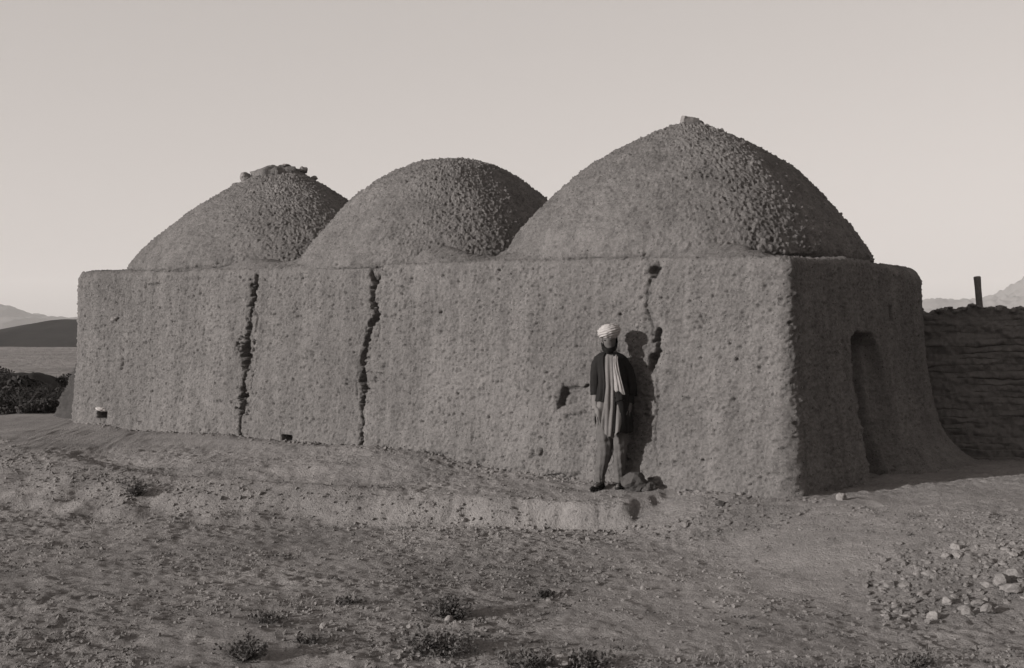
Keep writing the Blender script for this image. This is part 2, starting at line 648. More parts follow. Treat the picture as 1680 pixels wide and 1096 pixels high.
Bg = np.broadcast_to(-cb, Zs.shape)
FG = np.broadcast_to(face, Zs.shape)
zc = np.clip(Zs, -0.15, 2.4)
hfrac = 1 - np.clip(zc / 2.4, -0.1, 1)

# batter and flared foot
flare_front = (0.10 + 0.05 * sstep(Ag, 3, 0)) * hfrac ** 1.6 + 0.10 * np.exp(-np.clip(zc - 0.0, 0, 9) / 0.12) * sstep(Ag, 2.5, 6)
base_r = np.interp(Bg, [0, 1.4, 2.3, 2.9, 4.2], [0.13, 0.24, 0.26, 0.25, 0.25])
toe_r = np.interp(Bg, [0, 1.3, 1.5, 2.5, 3.0, 4.2], [0, 0.02, 0.05, 0.26, 0.58, 0.72])
flare_right = base_r * hfrac ** 1.5 + toe_r * np.exp(-np.clip(zc + 0.05, 0, 9) / 0.22)
flare_left = 0.05 * hfrac
flare = np.where(FG == 0, flare_front, 0.15 * hfrac)
flare = np.where(FG == 2, flare_right, flare)
tA = np.broadcast_to(ct, Zs.shape)
flare = np.where(FG == 1, flare_front * (1 - tA) + flare_right * tA, flare)
flare = np.where(FG == 3, flare_right * (1 - 0.4 * tA), flare)
flare_left = flare_left + 0.085 + 0.05 * hfrac ** 1.5
flare = np.where(FG == 6, flare_left, flare)
flare = np.where(FG == 7, flare_left * (1 - sstep(tA, 0.15, 0.6)) + 0.10 * hfrac ** 1.6 * sstep(tA, 0.15, 0.6), flare)
OUT = OUT + flare

PX = cx[None, :] + cnx[None, :] * OUT
PY = cy[None, :] + cny[None, :] * OUT
P = np.stack([PX.ravel(), PY.ravel(), Zs.ravel()], 1)
fine = (FG.ravel() <= 3) | (FG.ravel() >= 6)
disp = np.zeros(len(P))
disp[fine] = clod_noise(P[fine])

# cracks, holes: given where the photograph shows them on the front wall
def poly_depth(av, zv, pts, depth, warp=0.02, seed=0):
    """pts: list of (px, py, half width px)"""
    Q = np.stack([av, zv, 0 * av], 1)
    aw = av + warp * noise(Q, 9.0, seed + 40) + warp * 0.3 * noise(Q, 22.0, seed + 41)
    zw = zv + warp * noise(Q, 9.0, seed + 42)
    best = np.full(len(av), 9.0)
    P_ = []
    for (px, py, w) in pts:
        a0, z0 = front_pt(px, py)
        Yd = A[1] + a0 * u[1]
        P_.append((a0, z0, w * Yd / 2000.0))
    for (a0, z0, w0), (a1, z1, w1) in zip(P_[:-1], P_[1:]):
        da, dz = a1 - a0, z1 - z0
        L2 = da * da + dz * dz + 1e-9
        t = np.clip(((aw - a0) * da + (zw - z0) * dz) / L2, 0, 1)
        dist = np.hypot(aw - a0 - t * da, zw - z0 - t * dz)
        best = np.minimum(best, dist / (w0 + (w1 - w0) * t))
    r1 = noise(Q, 13.0, seed + 43)
    r2 = noise(Q, 30.0, seed + 44)
    best = best * (1 + 0.7 * r1 + 0.35 * r2) + 0.22 * r1 + 0.22 * r2
    dv = 0.6 + 0.6 * np.clip(noise(Q, 3.5, seed + 45) + 0.3, 0, 0.6)
    return -depth * dv * (1 - sstep(best, 0.45, 1.2)) - 0.022 * (1 - sstep(best + 0.5 * r1, 1.1, 2.6)) * np.clip(0.6 + r1, 0, 1)


front = (FG.ravel() == 0) & (np.repeat(np.arange(NRW), NC) < nz + 6)
fa, fz = Ag.ravel()[front], P[front][:, 2]
cracks = [
    ([(421, 446, 6), (418, 470, 7), (414, 500, 3.5), (412, 530, 3), (410, 560, 6), (405, 575, 13), (406, 595, 8), (404, 625, 2.5), (405, 650, 8), (404, 668, 8), (402, 690, 2), (404, 727, 7)], 0.26),
    ([(616, 443, 11), (613, 468, 6), (610, 490, 4), (616, 515, 6), (608, 535, 4), (601, 560, 4), (596, 590, 6), (597, 615, 6), (602, 640, 5), (599, 662, 4), (601, 690, 1.6), (603, 745, 4)], 0.26),
    ([(1077, 434, 8), (1073, 447, 8)], 0.22),
    ([(1073, 447, 2), (1063, 478, 1.5), (1061, 500, 1.6), (1067, 524, 1.6), (1074, 540, 2)], 0.06),
    ([(1081, 545, 5), (1080, 570, 5.5), (1077, 592, 7), (1072, 605, 5)], 0.24),
    ([(928, 642, 7), (926, 655, 8), (920, 668, 3)], 0.18),
    ([(928, 642, 5), (945, 638, 4), (962, 637, 2), (968, 632, 1.5)], 0.10),
    ([(936, 684, 4), (950, 682, 3), (966, 680, 4)], 0.05),
    ([(880, 745, 5), (890, 752, 4), (896, 740, 3)], 0.05),
    ([(908, 782, 4), (925, 778, 3), (942, 786, 5), (954, 780, 6)], 0.06),
    ([(404, 715, 6), (405, 730, 8)], 0.12),
    ([(416, 500, 1.2), (424, 520, 0.9), (421, 545, 0.7)], 0.05),
    ([(410, 590, 1.2), (420, 612, 1.0), (418, 640, 0.7)], 0.05),
    ([(613, 520, 1.2), (622, 534, 0.9), (620, 560, 0.7)], 0.05),
    ([(597, 600, 1.2), (588, 622, 0.9), (590, 650, 0.7)], 0.05),
    ([(1078, 600, 1.2), (1084, 640, 1.0), (1080, 700, 0.8), (1086, 760, 0.7)], 0.04),
    ([(206, 590, 3), (203, 606, 2.5)], 0.05), ([(240, 470, 2), (262, 466, 2)], 0.03),
    ([(660, 470, 2), (668, 478, 2)], 0.04), ([(1150, 520, 2), (1158, 530, 2)], 0.04),
    ([(700, 742, 4), (720, 748, 5), (742, 744, 3)], 0.05), ([(640, 735, 4), (655, 738, 4)], 0.05),
    ([(780, 762, 5), (800, 766, 4)], 0.05),
]
sub = np.zeros(len(fa))
for i, (pts, dep) in enumerate(cracks):
    sub = np.minimum(sub, poly_depth(fa, fz, pts, dep, 0.024, i))


def rect_hole(px0, py0, px1, py1, depth, edge=0.012):
    a0, z0 = front_pt(px0, py0)
    a1, z1 = front_pt(px1, py1)
    am, zm, ha, hz_ = (a0 + a1) / 2, (z0 + z1) / 2, abs(a1 - a0) / 2, abs(z1 - z0) / 2
    q = np.maximum(np.abs(fa - am) - ha, np.abs(fz - zm) - hz_) + 0.012 * noise(np.stack([fa, fz, 0 * fa], 1), 14, 77)
    return -depth * (1 - sstep(q, -edge, edge))


sub = np.minimum(sub, rect_hole(473, 713, 490, 723, 0.22))
sub = np.minimum(sub, rect_hole(168, 675, 183, 686, 0.25))
disp[front] += sub

# doorway and two slots on the right-hand face
rt = (FG.ravel() == 2) & (np.repeat(np.arange(NRW), NC) < nz)
rs, rz = Bg.ravel()[rt], P[rt][:, 2]
Q = np.stack([rs, rz, 0 * rs], 1)
wob = 0.018 * noise(Q, 5, 60) + 0.012 * noise(Q, 14, 61)
lft = sstep(rs + wob, 1.46, 1.50)
rgt = 1 - 0.90 * sstep(rs + wob, 2.07, 2.16) - 0.10 * sstep(rs + wob, 2.14, 2.45 + 0.15 * np.clip(0.6 - rz, 0, 1))
top = 1 - sstep(rz + 1.6 * wob + 0.07 * np.abs((rs - 1.80) / 0.36) ** 5, 1.54, 1.62)
dd = -1.9 * lft * rgt * top
def slot(s0, s1, z0, z1, dep):
    q = np.maximum(np.abs(rs - (s0 + s1) / 2 - 0.12 * (rz - (z0 + z1) / 2)) - (s1 - s0) / 2, np.abs(rz - (z0 + z1) / 2) - (z1 - z0) / 2)
    return -dep * (1 - sstep(q + wob * 0.4, -0.012, 0.012))
dd = np.minimum(dd, slot(1.30, 1.35, 1.74, 1.93, 0.08))
dd = np.minimum(dd, slot(2.62, 2.72, 1.76, 1.92, 0.16))
dr = disp[rt]
disp[rt] = dr + dd

dn = disp.reshape(NRW, NC)
# on the shoulder and the roof the relief goes upward
roofk = np.zeros(NRW)
for j in range(len(arc)):
    roofk[nz + j] = math.sin(arc[j] * math.pi / 2)
roofk[nz + len(arc):] = 1
PXo = PX + cnx[None, :] * dn * (1 - roofk)[:, None]
PYo = PY + cny[None, :] * dn * (1 - roofk)[:, None]
PZo = Zs + np.where(dn > -0.05, dn, -0.05 * 0 + dn) * roofk[:, None]
me = mesh_arrays('wall', np.stack([PXo.ravel(), PYo.ravel(), PZo.ravel()], 1), grid_faces(NRW, NC, wrap=True)[:, ::1])
put('wall', me, M_MUD)

# flat roof skin between the domes
ra = np.linspace(0.55, LF - 0.55, 520)
rb = np.linspace(0.55, DEPTH - 0.55, 60)
RA_, RB_ = np.meshgrid(ra, rb)
rx = A[0] + u[0] * RA_ + v[0] * RB_
ry = A[1] + u[1] * RA_ + v[1] * RB_
rzz = np.interp(RA_.ravel(), [0, 3.6, 8.15, LF], [2.385, 2.48, 2.53, 2.60]).reshape(RA_.shape) - 0.015 + 0.02 * n2(rx, ry, 2.0, 50)
rzz = rzz + clod_noise(np.stack([rx.ravel(), ry.ravel(), rzz.ravel()], 1)).reshape(rx.shape) * 0.8
rzz = rzz + 0.30 * (np.exp(-((RA_ - 4.1) / 0.7) ** 2) + np.exp(-((RA_ - 7.8) / 0.7) ** 2)) * sstep(RB_, 0.5, 1.3)
put('roof', mesh_arrays('roof', np.stack([rx.ravel(), ry.ravel(), rzz.ravel()], 1), grid_faces(60, 520)), M_MUD)


# worn buttress against the left end, coloured darker than the wall
zz_ = np.linspace(-0.4, 1.42, 90)
tt_ = np.linspace(0, math.pi, 90)
TT_, ZZ_ = np.meshgrid(tt_, zz_)
reach = 1.25 * np.clip(1 - (ZZ_ - 0.1) / 1.32, 0, 1.2) ** 0.9
half = 0.18 + 0.26 * np.clip(1 - (ZZ_ - 0.1) / 1.32, 0, 1.2)
sq = np.sign(np.cos(TT_)) * np.abs(np.cos(TT_)) ** 0.6
bo = -0.05 + (reach + 0.05) * np.sin(TT_) ** 0.6
bv = 0.13 + half - half * sq
bx = B[0] + nl[0] * bo + v[0] * bv
by = B[1] + nl[1] * bo + v[1] * bv
Pb = np.stack([bx.ravel(), by.ravel(), ZZ_.ravel()], 1)
db = (clod_noise(Pb, 1.6) + 0.03 * noise(Pb, 4, 110))[:, None]
dirb = np.stack([(nl[0] * np.sin(TT_) - v[0] * np.cos(TT_)).ravel(), (nl[1] * np.sin(TT_) - v[1] * np.cos(TT_)).ravel(), np.full(TT_.size, 0.3)], 1)
put('buttress', mesh_arrays('buttress', Pb + dirb * db, grid_faces(90, 90)), M_BUTTRESS, 'worn buttress, darker in tone, against the left end wall')


def dome_center(px):
    q = (px - 840) / 2000.0
    a_ = (A[0] + v[0] * HALF - q * (A[1] + v[1] * HALF)) / (q * u[1] - u[0])
    p = A + u * a_ + v * HALF
    return p, a_


def smooth_curve(xs, ys, n):
    """monotone-ish resample by arc length with light smoothing"""
    t = np.linspace(0, 1, 400)
    x = np.interp(t, np.linspace(0, 1, len(xs)), xs)
    y = np.interp(t, np.linspace(0, 1, len(ys)), ys)
    k = np.ones(31) / 31
    xp = np.concatenate([np.full(15, x[0]) * 2 - x[1:16][::-1], x, np.full(15, x[-1]) * 2 - x[-16:-1][::-1]])
    yp = np.concatenate([y[1:16][::-1], y, np.full(15, y[-1]) * 2 - y[-16:-1][::-1]])
    x = np.convolve(xp, k, 'valid')
    y = np.convolve(yp, k, 'valid')
    x[0] = 0
    L = np.concatenate([[0], np.cumsum(np.hypot(np.diff(x), np.diff(y)))])
    q = np.linspace(0, L[-1], n)
    return np.interp(q, L, x), np.interp(q, L, y)


def dome(apex_px, apex_py, prof, ru, rv, rref, seed, nth=900, nrow=205):
    c, a_ = dome_center(apex_px)
    zap = px_z(apex_py, c[1])
    r, dz = smooth_curve([p[0] for p in prof], [p[1] for p in prof], nrow)
    th = np.linspace(0, 2 * math.pi, nth, endpoint=False)
    R, T = np.meshgrid(r / rref, th, indexing='ij')
    DZ = np.repeat(dz[:, None], nth, 1)
    pw = 2.0 + 0.5 * sstep(R, 0.05, 0.4)
    ct_, st_ = np.cos(T), np.sin(T)
    lu = R * np.sign(ct_) * np.abs(ct_) ** (2 / pw) * ru
    lv = R * np.sign(st_) * np.abs(st_) ** (2 / pw) * rv
    px_ = c[0] + lu * u[0] + lv * v[0]
    py_ = c[1] + lu * u[1] + lv * v[1]
    pz_ = zap - DZ
    # normals of the profile
    dr = np.gradient(r)
    dzz = np.gradient(dz)
    nh = dzz / np.hypot(dr, dzz)
    nv_ = dr / np.hypot(dr, dzz)
    NH = np.repeat(nh[:, None], nth, 1)
    NV = np.repeat(nv_[:, None], nth, 1)
    eu = np.sign(ct_) * np.abs(ct_) ** (2 - 2 / pw) * rv
    ev = np.sign(st_) * np.abs(st_) ** (2 - 2 / pw) * ru
    hx = eu * u[0] + ev * v[0]
    hy = eu * u[1] + ev * v[1]
    hl = np.hypot(hx, hy)
    Pd = np.stack([px_.ravel(), py_.ravel(), pz_.ravel()], 1)
    d = clod_noise(Pd, 1.15).reshape(px_.shape) + 0.03 * noise(Pd, 0.8, seed).reshape(px_.shape)
    d = d * sstep(R, 0.0, 0.06)
    Vv = np.stack([(px_ + hx / hl * NH * d).ravel(), (py_ + hy / hl * NH * d).ravel(), (pz_ + NV * d).ravel()], 1)
    me = mesh_arrays('dome', Vv, grid_faces(nrow, nth, wrap=True))
    put('dome', me, M_MUD)
    return c, zap


big, zbig = dome(1128, 202, [(0, 0), (0.35, 0.09), (0.73, 0.25), (1.0, 0.40), (1.3, 0.61), (1.55, 0.84), (1.78, 1.10), (2.03, 1.38), (2.20, 1.68), (2.22, 1.76), (2.1, 1.92)], 2.12, 2.04, 2.17, 70)
mid, zmid = dome(741, 263, [(0, 0), (0.3, 0.01), (0.55, 0.06), (0.9, 0.23), (1.29, 0.50), (1.6, 0.82), (1.88, 1.16), (2.10, 1.46), (2.16, 1.57), (2.14, 1.66), (1.95, 1.8)], 2.0, 2.17, 2.2, 71)
lef, zlef = dome(458, 279, [(0, 0), (0.25, 0.02), (0.5, 0.13), (0.8, 0.29), (1.08, 0.46), (1.38, 0.66), (1.7, 0.89), (2.12, 1.22), (2.42, 1.56), (2.46, 1.66), (2.3, 1.85)], 2.44, 2.08, 2.45, 72)

# low cap of mud on the left dome
th = np.linspace(0, 2 * math.pi, 72, endpoint=False)
rows = []
for (r_, z_) in [(0.42, -0.16), (0.40, -0.07), (0.35, -0.01), (0.27, 0.025), (0.18, 0.04), (0.08, 0.045), (0.001, 0.045)]:
    rows.append(np.stack([lef[0] + r_ * np.cos(th), lef[1] + r_ * np.sin(th), np.full(72, zlef + z_)], 1))
Vc = np.concatenate(rows)
nn = noise(Vc, 7, 80)
Vc[:, 2] += 0.05 * nn + 0.03 * noise(Vc, 16, 81)
Vc[:, :2] += (0.10 * nn + 0.05 * noise(Vc, 16, 82))[:, None] * (Vc[:, :2] - lef) / 0.36
put('dome_cap', mesh_arrays('dome_cap', Vc, grid_faces(7, 72, wrap=True)), M_MUD)

# ------------------------------------------------------------------ stones
def ico(sub):
    bm = bmesh.new()
    bmesh.ops.create_icosphere(bm, subdivisions=sub, radius=1.0)
    V = np.array([w.co[:] for w in bm.verts])
    F = np.array([[w.index for w in f.verts] for f in bm.faces])
    bm.free()
    return V, F


I1, I2, I3 = ico(1), ico(2), ico(3)


def rock_verts(base, seed, angular=0.35, squash=(1, 0.8, 0.65)):
    V, F = base
    V = V.copy()
    r = np.random.default_rng(seed)
    for _ in range(15):      # cut facets
        n_ = r.normal(size=3)
        n_ /= np.linalg.norm(n_)
        d0 = r.uniform(0.6, 0.92)
        d = V @ n_ - d0
        V -= np.clip(d, 0, None)[:, None] * n_[None, :] * 0.95
    V *= (1 + 0.25 * noise(V, 1.1, seed) + 0.14 * noise(V, 3.2, seed + 1) + 0.07 * noise(V, 8.0, seed + 2))[:, None]
    return V * np.array(squash), F


ROCKS = {}


def rock_mesh(kind, i):
    mats = {'pale': M_STONE, 'clod': M_CLOD, 'dark': M_DARKSTONE, 'white': M_WHITE}
    key = (kind, i)
    if key not in ROCKS:
        V, F = rock_verts(I3 if i < 6 else I2, 100 + i * 7 + len(kind))
        me = mesh_arrays('stone', V, F, smooth=False)
        me.materials.append(mats[kind])
        ROCKS[key] = me
    return ROCKS[key]


def stone(x, y, z, size, kind='pale', label='', group=None, i=None, rot=None, flat=1.0, name='stone', cat='stone'):
    i = random.randrange(6) if i is None else i
    o = link(name, rock_mesh(kind, i))
    o.location = (x, y, z)
    o.scale = (size, size, size * flat)
    o.rotation_euler = rot or (random.uniform(-0.2, 0.2), random.uniform(-0.2, 0.2), random.uniform(0, 6.28))
    tag(o, label, cat, group)
    return o


from mathutils.bvhtree import BVHTree
trees = []
for o in list(house.children):
    if o.name.startswith('dome'):
        vs = [w.co + o.location + house.location for w in o.data.vertices]
        trees.append(BVHTree.FromPolygons(vs, [p.vertices[:] for p in o.data.polygons]))


def drop(x, y):
    zs_ = [t.ray_cast(Vector((x, y, 9)), Vector((0, 0, -1)))[0] for t in trees]
    return max([q.z for q in zs_ if q is not None])


def roof_stone(px, Yd, size, kind, label, i, flat):
    x = px_x(px, Yd)
    stone(x, Yd, drop(x, Yd) + size * flat * 0.30, size, kind, label, i=i, flat=flat)


# things lying on the domes
roof_stone(404, lef[1] - 0.05, 0.15, 'clod', 'angular stone perched on the upper left slope of the farthest dome', 1, 0.9)
roof_stone(388, lef[1] - 0.05, 0.09, 'clod', 'low flat clod just left of the angular stone on the farthest dome', 4, 0.5)
roof_stone(497, lef[1], 0.09, 'clod', 'round stone at the right edge of the cap on the farthest dome', 2, 1.1)
roof_stone(514, lef[1], 0.09, 'clod', 'flat dark lump just right of the round stone on the farthest dome', 3, 0.7)
roof_stone(470, lef[1] - 0.1, 0.08, 'clod', 'small clod on top of the low cap of the farthest dome', 0, 0.6)
roof_stone(1147, big[1], 0.085, 'dark', 'small dark lump beside the brick on top of the largest dome', 4, 0.8)
# brick on the apex of the big dome
bm = bmesh.new()
bmesh.ops.create_cube(bm, size=1.0)
bmesh.ops.scale(bm, vec=(0.20, 0.12, 0.11), verts=bm.verts)
bmesh.ops.subdivide_edges(bm, edges=bm.edges, cuts=4, use_grid_fill=True)
bmesh.ops.bevel(bm, geom=[e for e in bm.edges if e.calc_face_angle(0) > 1], offset=0.008, segments=2)
for w in bm.verts:
    nvec = Vector([float(t) for t in noise(np.array([[w.co.x, w.co.y, w.co.z]]) + np.array([[0, k, 0] for k in (0, 5, 9)]), 14, 4)])
    w.co += nvec * 0.008
me = bpy.data.meshes.new('brick')
bm.to_mesh(me)
bm.free()
x, y = px_x(1131, big[1]), float(big[1])
z = drop(x, y) + 0.035
br = link('brick', me, M_BRICK)
br.location = (x, y, z)
br.rotation_euler = (0.05, 0.16, 0.25)
tag(br, 'single brick lying tilted on the peak of the largest dome', 'brick')

# pale fragment set over the little hole at the left foot of the wall
def on_front(px, py, out=0.0):
    a_, z_ = front_pt(px, py)
    p = A + u * a_ + nf * out
    return float(p[0]), float(p[1]), z_


x, y, z = on_front(176, 671, 0.09)
stone(x, y, z, 0.105, 'white', 'whitish broken slab over the dark hole at the far left foot of the wall', i=0, flat=0.6, rot=(0.2, 0.2, 0.6))
x, y, z = on_front(190, 523, 0.03)
stone(x, y, z, 0.07, 'pale', 'pale pebble stuck in the mud plaster high on the wall far left end', i=5, flat=0.9)

# ------------------------------------------------------------------ old coursed wall on the right
W0, W1 = np.array([4.75, 16.25]), np.array([9.6, 14.95])
wd = (W1 - W0) / np.linalg.norm(W1 - W0)
wn = np.array([wd[1], -wd[0]])
if wn[1] > 0:
    wn = -wn
WL = float(np.linalg.norm(W1 - W0))
yard = empty('yard_wall', (float(W0[0]), float(W0[1]), 0))
tag(yard, 'crumbling old mud wall of thin layers running right from the domed house', 'wall')
sx = np.linspace(0, WL, 330)
NCRS = 25
zlo, zhi = -0.15, 1.93


def course_z(i):
    t = zlo + (zhi - zlo) * i / NCRS + 0.030 * noise(np.stack([sx, 0 * sx + i * 0.35, 0 * sx], 1), 0.9, 90) \
        + 0.022 * noise(np.stack([sx, 0 * sx + i * 5.7, 0 * sx], 1), 2.6, 91) + 0.012 * noise(np.stack([sx, 0 * sx + i * 5.7, 0 * sx], 1), 11, 91)
    t = t + (sx / WL) * 0.03 * i / NCRS
    if i == NCRS:
        t = t + 0.10 * noise(np.stack([sx, 0 * sx, 0 * sx], 1), 1.5, 92) + 0.09 * noise(np.stack([sx, 0 * sx, 0 * sx], 1), 4, 93) + 0.07 * noise(np.stack([sx, 0 * sx, 0 * sx], 1), 11, 95) \
            - 0.10 * np.exp(-((sx - 0.75) / 0.22) ** 2)
    return t


bounds = [course_z(i) for i in range(NCRS + 1)]
for i in range(NCRS):
    z0, z1 = bounds[i], bounds[i + 1]
    rows = []
    batter = 0.12 * (1 - (i + 0.5) / NCRS) + 0.25 * max(0, 1 - i / 3.0)
    lip = 0.18 + 0.42 * sstep(np.array(i / NCRS), 0.12, 0.35) * (1 - sstep(np.array(i / NCRS), 0.72, 0.85))
    prof = [(0.0, -0.05), (0.05, -0.004), (0.2, 0.014), (0.4, 0.016), (0.6, 0.010), (0.8, 0.0), (0.95, -0.012), (1.0, -0.05)]
    for (t, o_) in prof:
        zz = z0 + (z1 - z0) * t
        Qn = np.stack([sx, zz, np.full_like(sx, i * 0.37)], 1)
        gap = np.clip(0.15 + 2.4 * noise(np.stack([sx, 0 * sx + i * 2.7, 0 * sx], 1), 1.8, 94), 0.0, 1.3)
        Q3 = np.stack([sx, zz, 0 * sx], 1)
        off = batter + o_ * lip * gap + 0.035 * noise(Q3, 1.4, 95) + 0.035 * noise(Q3 * np.array([0.6, 1.6, 1]), 5, 96) + 0.022 * noise(Q3, 14, 97) + 0.014 * noise(Q3, 30, 98) + 0.05 * clods_at(Q3, 7.0, 11, 0.5) - 0.07 * clods_at(Q3, 5.0, 12, 0.35)
        pts = W0[None, :] + wd[None, :] * sx[:, None] + wn[None, :] * off[:, None]
        rows.append(np.stack([pts[:, 0], pts[:, 1], zz], 1))
    # top and back
    for (bk, zz) in ((-0.30, z1 + (0.05 * noise(np.stack([sx, 0 * sx + 4, 0 * sx], 1), 4, 97) if i == NCRS - 1 else 0.0)), (-0.55 - 0.5 * batter, z1 - 0.005), (-0.57 - 0.5 * batter, z0)):
        pts = W0[None, :] + wd[None, :] * sx[:, None] + wn[None, :] * bk
        rows.append(np.stack([pts[:, 0], pts[:, 1], zz + 0 * sx], 1))
    Vw = np.concatenate(rows)
    Vw[:, 0] -= W0[0]
    Vw[:, 1] -= W0[1]
    link('mud_course', mesh_arrays('mud_course', Vw, grid_faces(len(rows), len(sx))), M_OLDWALL, yard)

# crumbs and straw lumps lying along the broken top
rw = np.random.default_rng(88)
tp = []
for _ in range(420):
    q = rw.uniform(0.1, WL - 0.1)
    dq = rw.uniform(-0.45, 0.06)
    zt = float(np.interp(q, sx, bounds[NCRS]))
    Vr, Fr = I1
    sz = rw.uniform(0.012, 0.06) * rw.uniform(0.5, 1)
    Vr = Vr * rw.uniform(0.6, 1.3, (len(Vr), 1)) * sz * np.array([1.3, 1.3, 0.8])
    pq = wd * q + wn * dq
    tp.append((Vr + np.array([pq[0], pq[1], zt + sz * 0.1]), Fr))
Vr, Fr = join_arrays(tp)
tag(link('wall_crumbs', mesh_arrays('wall_crumbs', Vr, Fr, smooth=False), M_OLDWALL, yard), kind='stuff')

# wooden post standing in the wall top
def tube(pts, radii, k=8, cap=True):
    pts = [Vector(p) for p in pts]
    V, F = [], []
    n = len(pts)
    for i, p in enumerate(pts):
        t = (pts[min(i + 1, n - 1)] - pts[max(i - 1, 0)]).normalized()
        s = t.cross(Vector((0.3, 0.9, 0.2)) if abs(t.y) < 0.9 else Vector((1, 0, 0))).normalized()
        w = t.cross(s)
        for j in range(k):
            a_ = 2 * math.pi * j / k
            V.append(p + (s * math.cos(a_) + w * math.sin(a_)) * radii[i])
    for i in range(n - 1):
        for j in range(k):
            F.append((i * k + j, i * k + (j + 1) % k, (i + 1) * k + (j + 1) % k, (i + 1) * k + j))
    if cap:
        for i in (0, n - 1):
            V.append(pts[i])
            for j in range(k):
                q = (i * k + j, i * k + (j + 1) % k, len(V) - 1, len(V) - 1)
                F.append(q)
    return np.array([q[:] for q in V]), np.array(F)


Yp = 16.05
pz = [1.55, 1.75, 1.9, 2.05, 2.2, 2.3, px_z(455, Yp), px_z(453.5, Yp)]
pxs = [px_x(1608 - 5 * (t - 1.9) / 0.45, Yp) for t in pz]
V_, F_ = tube([(a_, Yp, b_) for a_, b_ in zip(pxs, pz)], [0.040, 0.042, 0.040, 0.043, 0.041, 0.042, 0.044, 0.036], 12, cap=False)
V_ += 0.006 * np.stack([noise(V_ * np.array([1, 1, 0.15]), 30, 5), noise(V_ * np.array([1, 1, 0.15]), 30, 6), 0 * V_[:, 0]], 1)
Vt = np.concatenate([V_, [[pxs[-1], Yp, pz[-1] + 0.004]]])
ft = [(len(V_) - 12 + j, len(V_) - 12 + (j + 1) % 12, len(V_)) for j in range(12)]
me = bpy.data.meshes.new('wooden_post')
me.from_pydata(Vt.tolist(), [], [tuple(f) for f in F_.tolist()] + ft)
me.polygons.foreach_set('use_smooth', [True] * len(me.polygons))
tag(link('wooden_post', me, M_WOOD), 'short weathered wooden post leaning out of the top of the layered mud wall', 'post')

# ------------------------------------------------------------------ bushes and scrub
def leaf_cloud(n, spread, size, seed, center=(0, 0, 0), aspect=2.2):
    r = np.random.default_rng(seed)
    P0 = spread(r, n)
    d = r.normal(size=(n, 3))
    d[:, 2] = np.abs(d[:, 2]) * 0.8
    d /= np.linalg.norm(d, axis=1, keepdims=True)
    s = np.cross(d, r.normal(size=(n, 3)))
    s /= np.linalg.norm(s, axis=1, keepdims=True)
    L = size * r.uniform(0.6, 1.4, n)[:, None]
    W = L / aspect
    V = np.stack([P0 - s * W * 0.3, P0 + d * L * 0.5 - s * W, P0 + d * L, P0 + d * L * 0.5 + s * W], 1).reshape(-1, 3)
    V += np.array(center)
    F = np.arange(4 * n).reshape(-1, 4)
    return V, F


def blob_spread(lobes):
    """lobes: (x, y, z, rx, ry, rz)"""
    Lb = np.array(lobes)

    def f(r, n):
        k = r.integers(0, len(Lb), n)
        d = r.normal(size=(n, 3))
        d /= np.linalg.norm(d, axis=1, keepdims=True)
        q = r.uniform(0.35, 1.0, n)[:, None] ** 0.6
        P0 = Lb[k, :3] + d * q * Lb[k, 3:]
        P0[:, 2] = np.maximum(P0[:, 2], 0.0)
        return P0
    return f


def twig_set(n, h, spread, seed, r0=0.004, seg=4):
    r = np.random.default_rng(seed)
    parts, tips = [], []
    for _ in range(n):
        az = r.uniform(0, 2 * math.pi)
        lean = r.uniform(0.1, 1.0) * spread
        hh = h * r.uniform(0.5, 1.0) * (1 - 0.3 * lean / max(spread, 1e-6))
        pts = []
        x = r.normal() * 0.015
        y = r.normal() * 0.015
        for k in range(seg + 1):
            t = k / seg
            pts.append((x + math.cos(az) * lean * t ** 1.2 + r.normal() * 0.012 * t, y + math.sin(az) * lean * t ** 1.2 + r.normal() * 0.012 * t, hh * t - 0.02))
        parts.append(tube(pts, [r0 * (1 - 0.8 * k / seg) for k in range(seg + 1)], 3, cap=False))
        tips.append(np.array(pts))
    return parts, tips


def scrub(px, py, h, spread, n, label, seed, mat=None, leaves=10, leaf=0.022):
    x, y, z = on_ground(px, py)
    root = empty('scrub_bush', (x, y, gz(x, y)))
    tag(root, label, 'bush')
    parts, tips = twig_set(n, h, spread, seed)
    # side shoots
    r = np.random.default_rng(seed + 1)
    allp = []
    for t in tips:
        for _ in range(3):
            k = r.integers(1, len(t))
            p = t[k]
            q = p + r.normal(size=3) * np.array([0.05, 0.05, 0.03]) * (h / 0.25) + np.array([0, 0, 0.03])
            parts.append(tube([p, (p + q) / 2 + r.normal(size=3) * 0.004, q], [0.0025, 0.002, 0.001], 3, cap=False))
            allp.append(q)
            allp.append((p + q) / 2)
        allp.extend(list(t[1:]))
    V, F = join_arrays(parts)
    link('twigs', mesh_arrays('twigs', V, F), mat or M_DRYLEAF, root)
    allp = np.array(allp)

    def sp(rr, m):
        return allp[rr.integers(0, len(allp), m)] + rr.normal(size=(m, 3)) * 0.012
    V, F = leaf_cloud(n * leaves, sp, leaf, seed + 2)
    V[:, 2] = np.maximum(V[:, 2], -0.01)
    link('leaves', mesh_arrays('leaves', V, F, smooth=False), mat or M_DRYLEAF, root)
    return root


